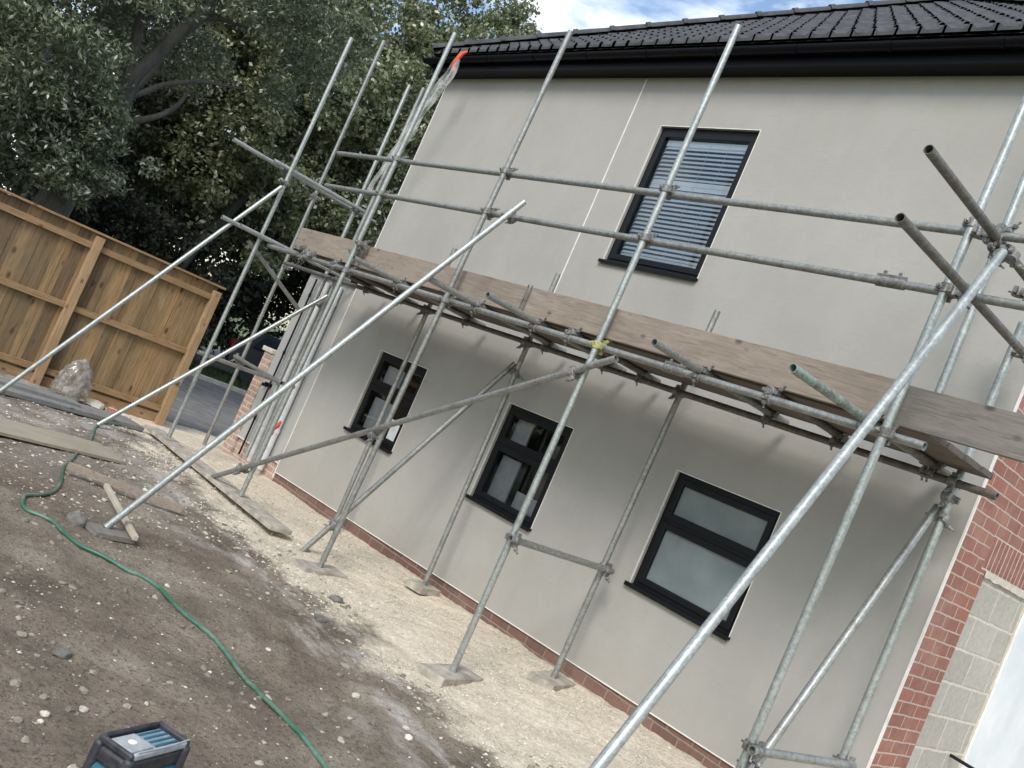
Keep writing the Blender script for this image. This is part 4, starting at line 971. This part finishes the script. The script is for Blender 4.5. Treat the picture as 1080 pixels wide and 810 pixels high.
# olive tree behind left, mid
def tree_at(name, c, rad, n, per, size, lm, label, cr=.5, elong=1.7, h0=None, cut=None, trunk_dy=0, group='trees beyond the fence'):
    cx, cy, cz = c; base = (cx, cy-trunk_dy, -.1); L = [([base, (cx+.1, cy-trunk_dy*.7, cz*.4), (cx, cy+.1, cz)], .2, .08)]
    for k in range(7):
        a = k*2*PI/7+random.random(); L.append(([(cx, cy, cz*.45+k*.15), (cx+math.cos(a)*rad[0]*.45, cy+math.sin(a)*rad[1]*.45, cz+rad[2]*.1), (cx+math.cos(a)*rad[0]*.8, cy+math.sin(a)*rad[1]*.8, cz+rad[2]*(.2+.5*random.random()))], .09, .02))
    return tree(name, base, L, crown_clusters(c, rad, n, cr, .3, cut), per, size, lm, label, elong=elong, group=group)
tree_at('broadleaf_tree', (-11.5, 3.9, 6.6), (2.4, 3.4, 4.0), 560, 130, .125, LM2, 'olive green tree filling the gap behind the left scaffold poles', .42, trunk_dy=2.0)
tree_at('broadleaf_tree', (-12.5, 7.6, 9.0), (2.2, 2.9, 4.0), 440, 120, .125, LM2, 'tall pale green tree rising behind the left end of the roof', .40)
tree_at('broadleaf_tree', (-13.5, .6, 8.0), (2.8, 4.2, 5.2), 640, 100, .15, LM3, 'dark tree directly behind the forked limbs of the leaning tree', .5)
tree_at('broadleaf_tree', (-11.0, -3.5, 5.5), (2.6, 3.4, 4.2), 360, 70, .16, LM3, 'dark tree at far left behind the leaning tree', .5)
tree_at('broadleaf_tree', (-15.5, 10.6, 10.6), (2.0, 2.1, 3.2), 150, 70, .14, LM2, 'thin topped tree whose sprigs show above the roof tiles', .38)
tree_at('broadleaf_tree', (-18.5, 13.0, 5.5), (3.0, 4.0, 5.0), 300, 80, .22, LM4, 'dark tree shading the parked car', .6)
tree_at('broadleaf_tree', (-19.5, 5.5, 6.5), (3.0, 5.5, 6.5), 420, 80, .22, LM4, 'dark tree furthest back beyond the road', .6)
tree_at('broadleaf_tree', (-10.5, -11.5, 4.5), (3.0, 3.6, 4.4), 230, 60, .2, LM3, 'added unseen dark tree just past the end of the pine fence, for window reflections', .6)  # out of view, added to darken reflections in the ground floor windows
tree_at('broadleaf_tree', (-7.0, -18.5, 4.5), (3.4, 3.8, 4.4), 230, 60, .2, LM3, 'added unseen dark tree furthest along the fence line, for window reflections', .6)  # second unseen tree, also added for the window reflections
# dark hedge row beyond the driveway
hc = []
for _ in range(620): hc.append((-11.6+rng.normal()*.35, -9+rng.random()*12.4, .2+rng.random()*2.9, .38))
for _ in range(900): hc.append((-21.5+rng.normal()*.5, -6+rng.random()*26, .2+rng.random()*6.5, .62))
hd = empty('hedge', (-12, -1, 0), 'dark overgrown hedge bank behind the pine fence', 'hedge')
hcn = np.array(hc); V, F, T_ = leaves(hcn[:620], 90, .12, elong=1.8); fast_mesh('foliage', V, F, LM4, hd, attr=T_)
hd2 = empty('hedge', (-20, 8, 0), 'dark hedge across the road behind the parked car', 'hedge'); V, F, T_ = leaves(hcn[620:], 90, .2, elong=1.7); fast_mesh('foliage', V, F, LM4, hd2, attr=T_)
# grass strip
n = 9000; P = np.stack([-15.8+rng.random(n)*4.9, -2+rng.random(n)*14, np.full(n, -.1)], 1); a = rng.random(n)*6.28; h = .06+.12*rng.random(n); w = .02
V = np.stack([P+np.stack([np.cos(a)*w, np.sin(a)*w, 0*a], 1), P-np.stack([np.cos(a)*w, np.sin(a)*w, 0*a], 1), P+np.stack([.05*rng.standard_normal(n), .05*rng.standard_normal(n), h], 1)], 1).reshape(-1, 3)
gm_ = leaf_mat('grass_blade', [(0, (.035, .055, .018)), (1, (.09, .115, .045))], .7); o = fast_mesh('grass', V, np.arange(3*n).reshape(n, 3), gm_, attr=rng.random(n)); tag(o, 'rough green grass verge between driveway and road', 'grass', kind='stuff')

# ------------------------------------------------------------------ world, sun, camera
EL = math.radians(42); sd = Vector((.40, -.685, .0)); sd.normalize(); sun_dir = Vector((sd.x*math.cos(EL), sd.y*math.cos(EL), math.sin(EL)))
W = D.worlds.new('World'); SC.world = W; W.use_nodes = True; nt = W.node_tree; bg = nt.nodes['Background']
sky = N(nt, 'ShaderNodeTexSky'); sky.sky_type = 'NISHITA'; sky.sun_disc = False; sky.sun_elevation = EL; sky.sun_rotation = math.atan2(sun_dir.x, sun_dir.y); sky.air_density = 1.2; sky.dust_density = 1.0; sky.ozone_density = 1.5
tc = N(nt, 'ShaderNodeTexCoord'); mp = N(nt, 'ShaderNodeMapping'); mp.inputs['Scale'].default_value = (1, 1, 1.8); mp.inputs['Location'].default_value = (.35, .0, .1); nt.links.new(tc.outputs['Generated'], mp.inputs[0])
cl = noi(nt, mp.outputs[0], 3.2, 8, .58, .3)
cf = ramp(nt, cl, [(.47, (0, 0, 0)), (.60, (1, 1, 1))]).outputs[0]
c = mixc(nt, math_(nt, 'MULTIPLY', cf, .85), sky.outputs[0], (8.2, 8.4, 8.8))
nt.links.new(c, bg.inputs[0]); bg.inputs[1].default_value = .155
L = D.lights.new('sun', 'SUN'); L.energy = 2.15; L.angle = math.radians(20); L.color = (1, .96, .9); lo = D.objects.new('sun', L); COL.objects.link(lo)
lo.rotation_euler = sun_dir.to_track_quat('Z', 'Y').to_euler()
cam = D.cameras.new('camera'); co = D.objects.new('camera', cam); COL.objects.link(co)
R = Matrix(((RM[0][0], -RM[1][0], -RM[2][0]), (RM[0][1], -RM[1][1], -RM[2][1]), (RM[0][2], -RM[1][2], -RM[2][2])))
co.matrix_world = Matrix.Translation(CAM) @ R.to_4x4(); cam.sensor_width = 36; cam.lens = FPX/1080*36; cam.clip_end = 2000; cam.clip_start = .05
SC.camera = co
SC.view_settings.view_transform = 'Standard'; SC.view_settings.look = 'None'; SC.view_settings.exposure = .42; SC.view_settings.gamma = 1
SC.render.resolution_x = 1024; SC.render.resolution_y = 768
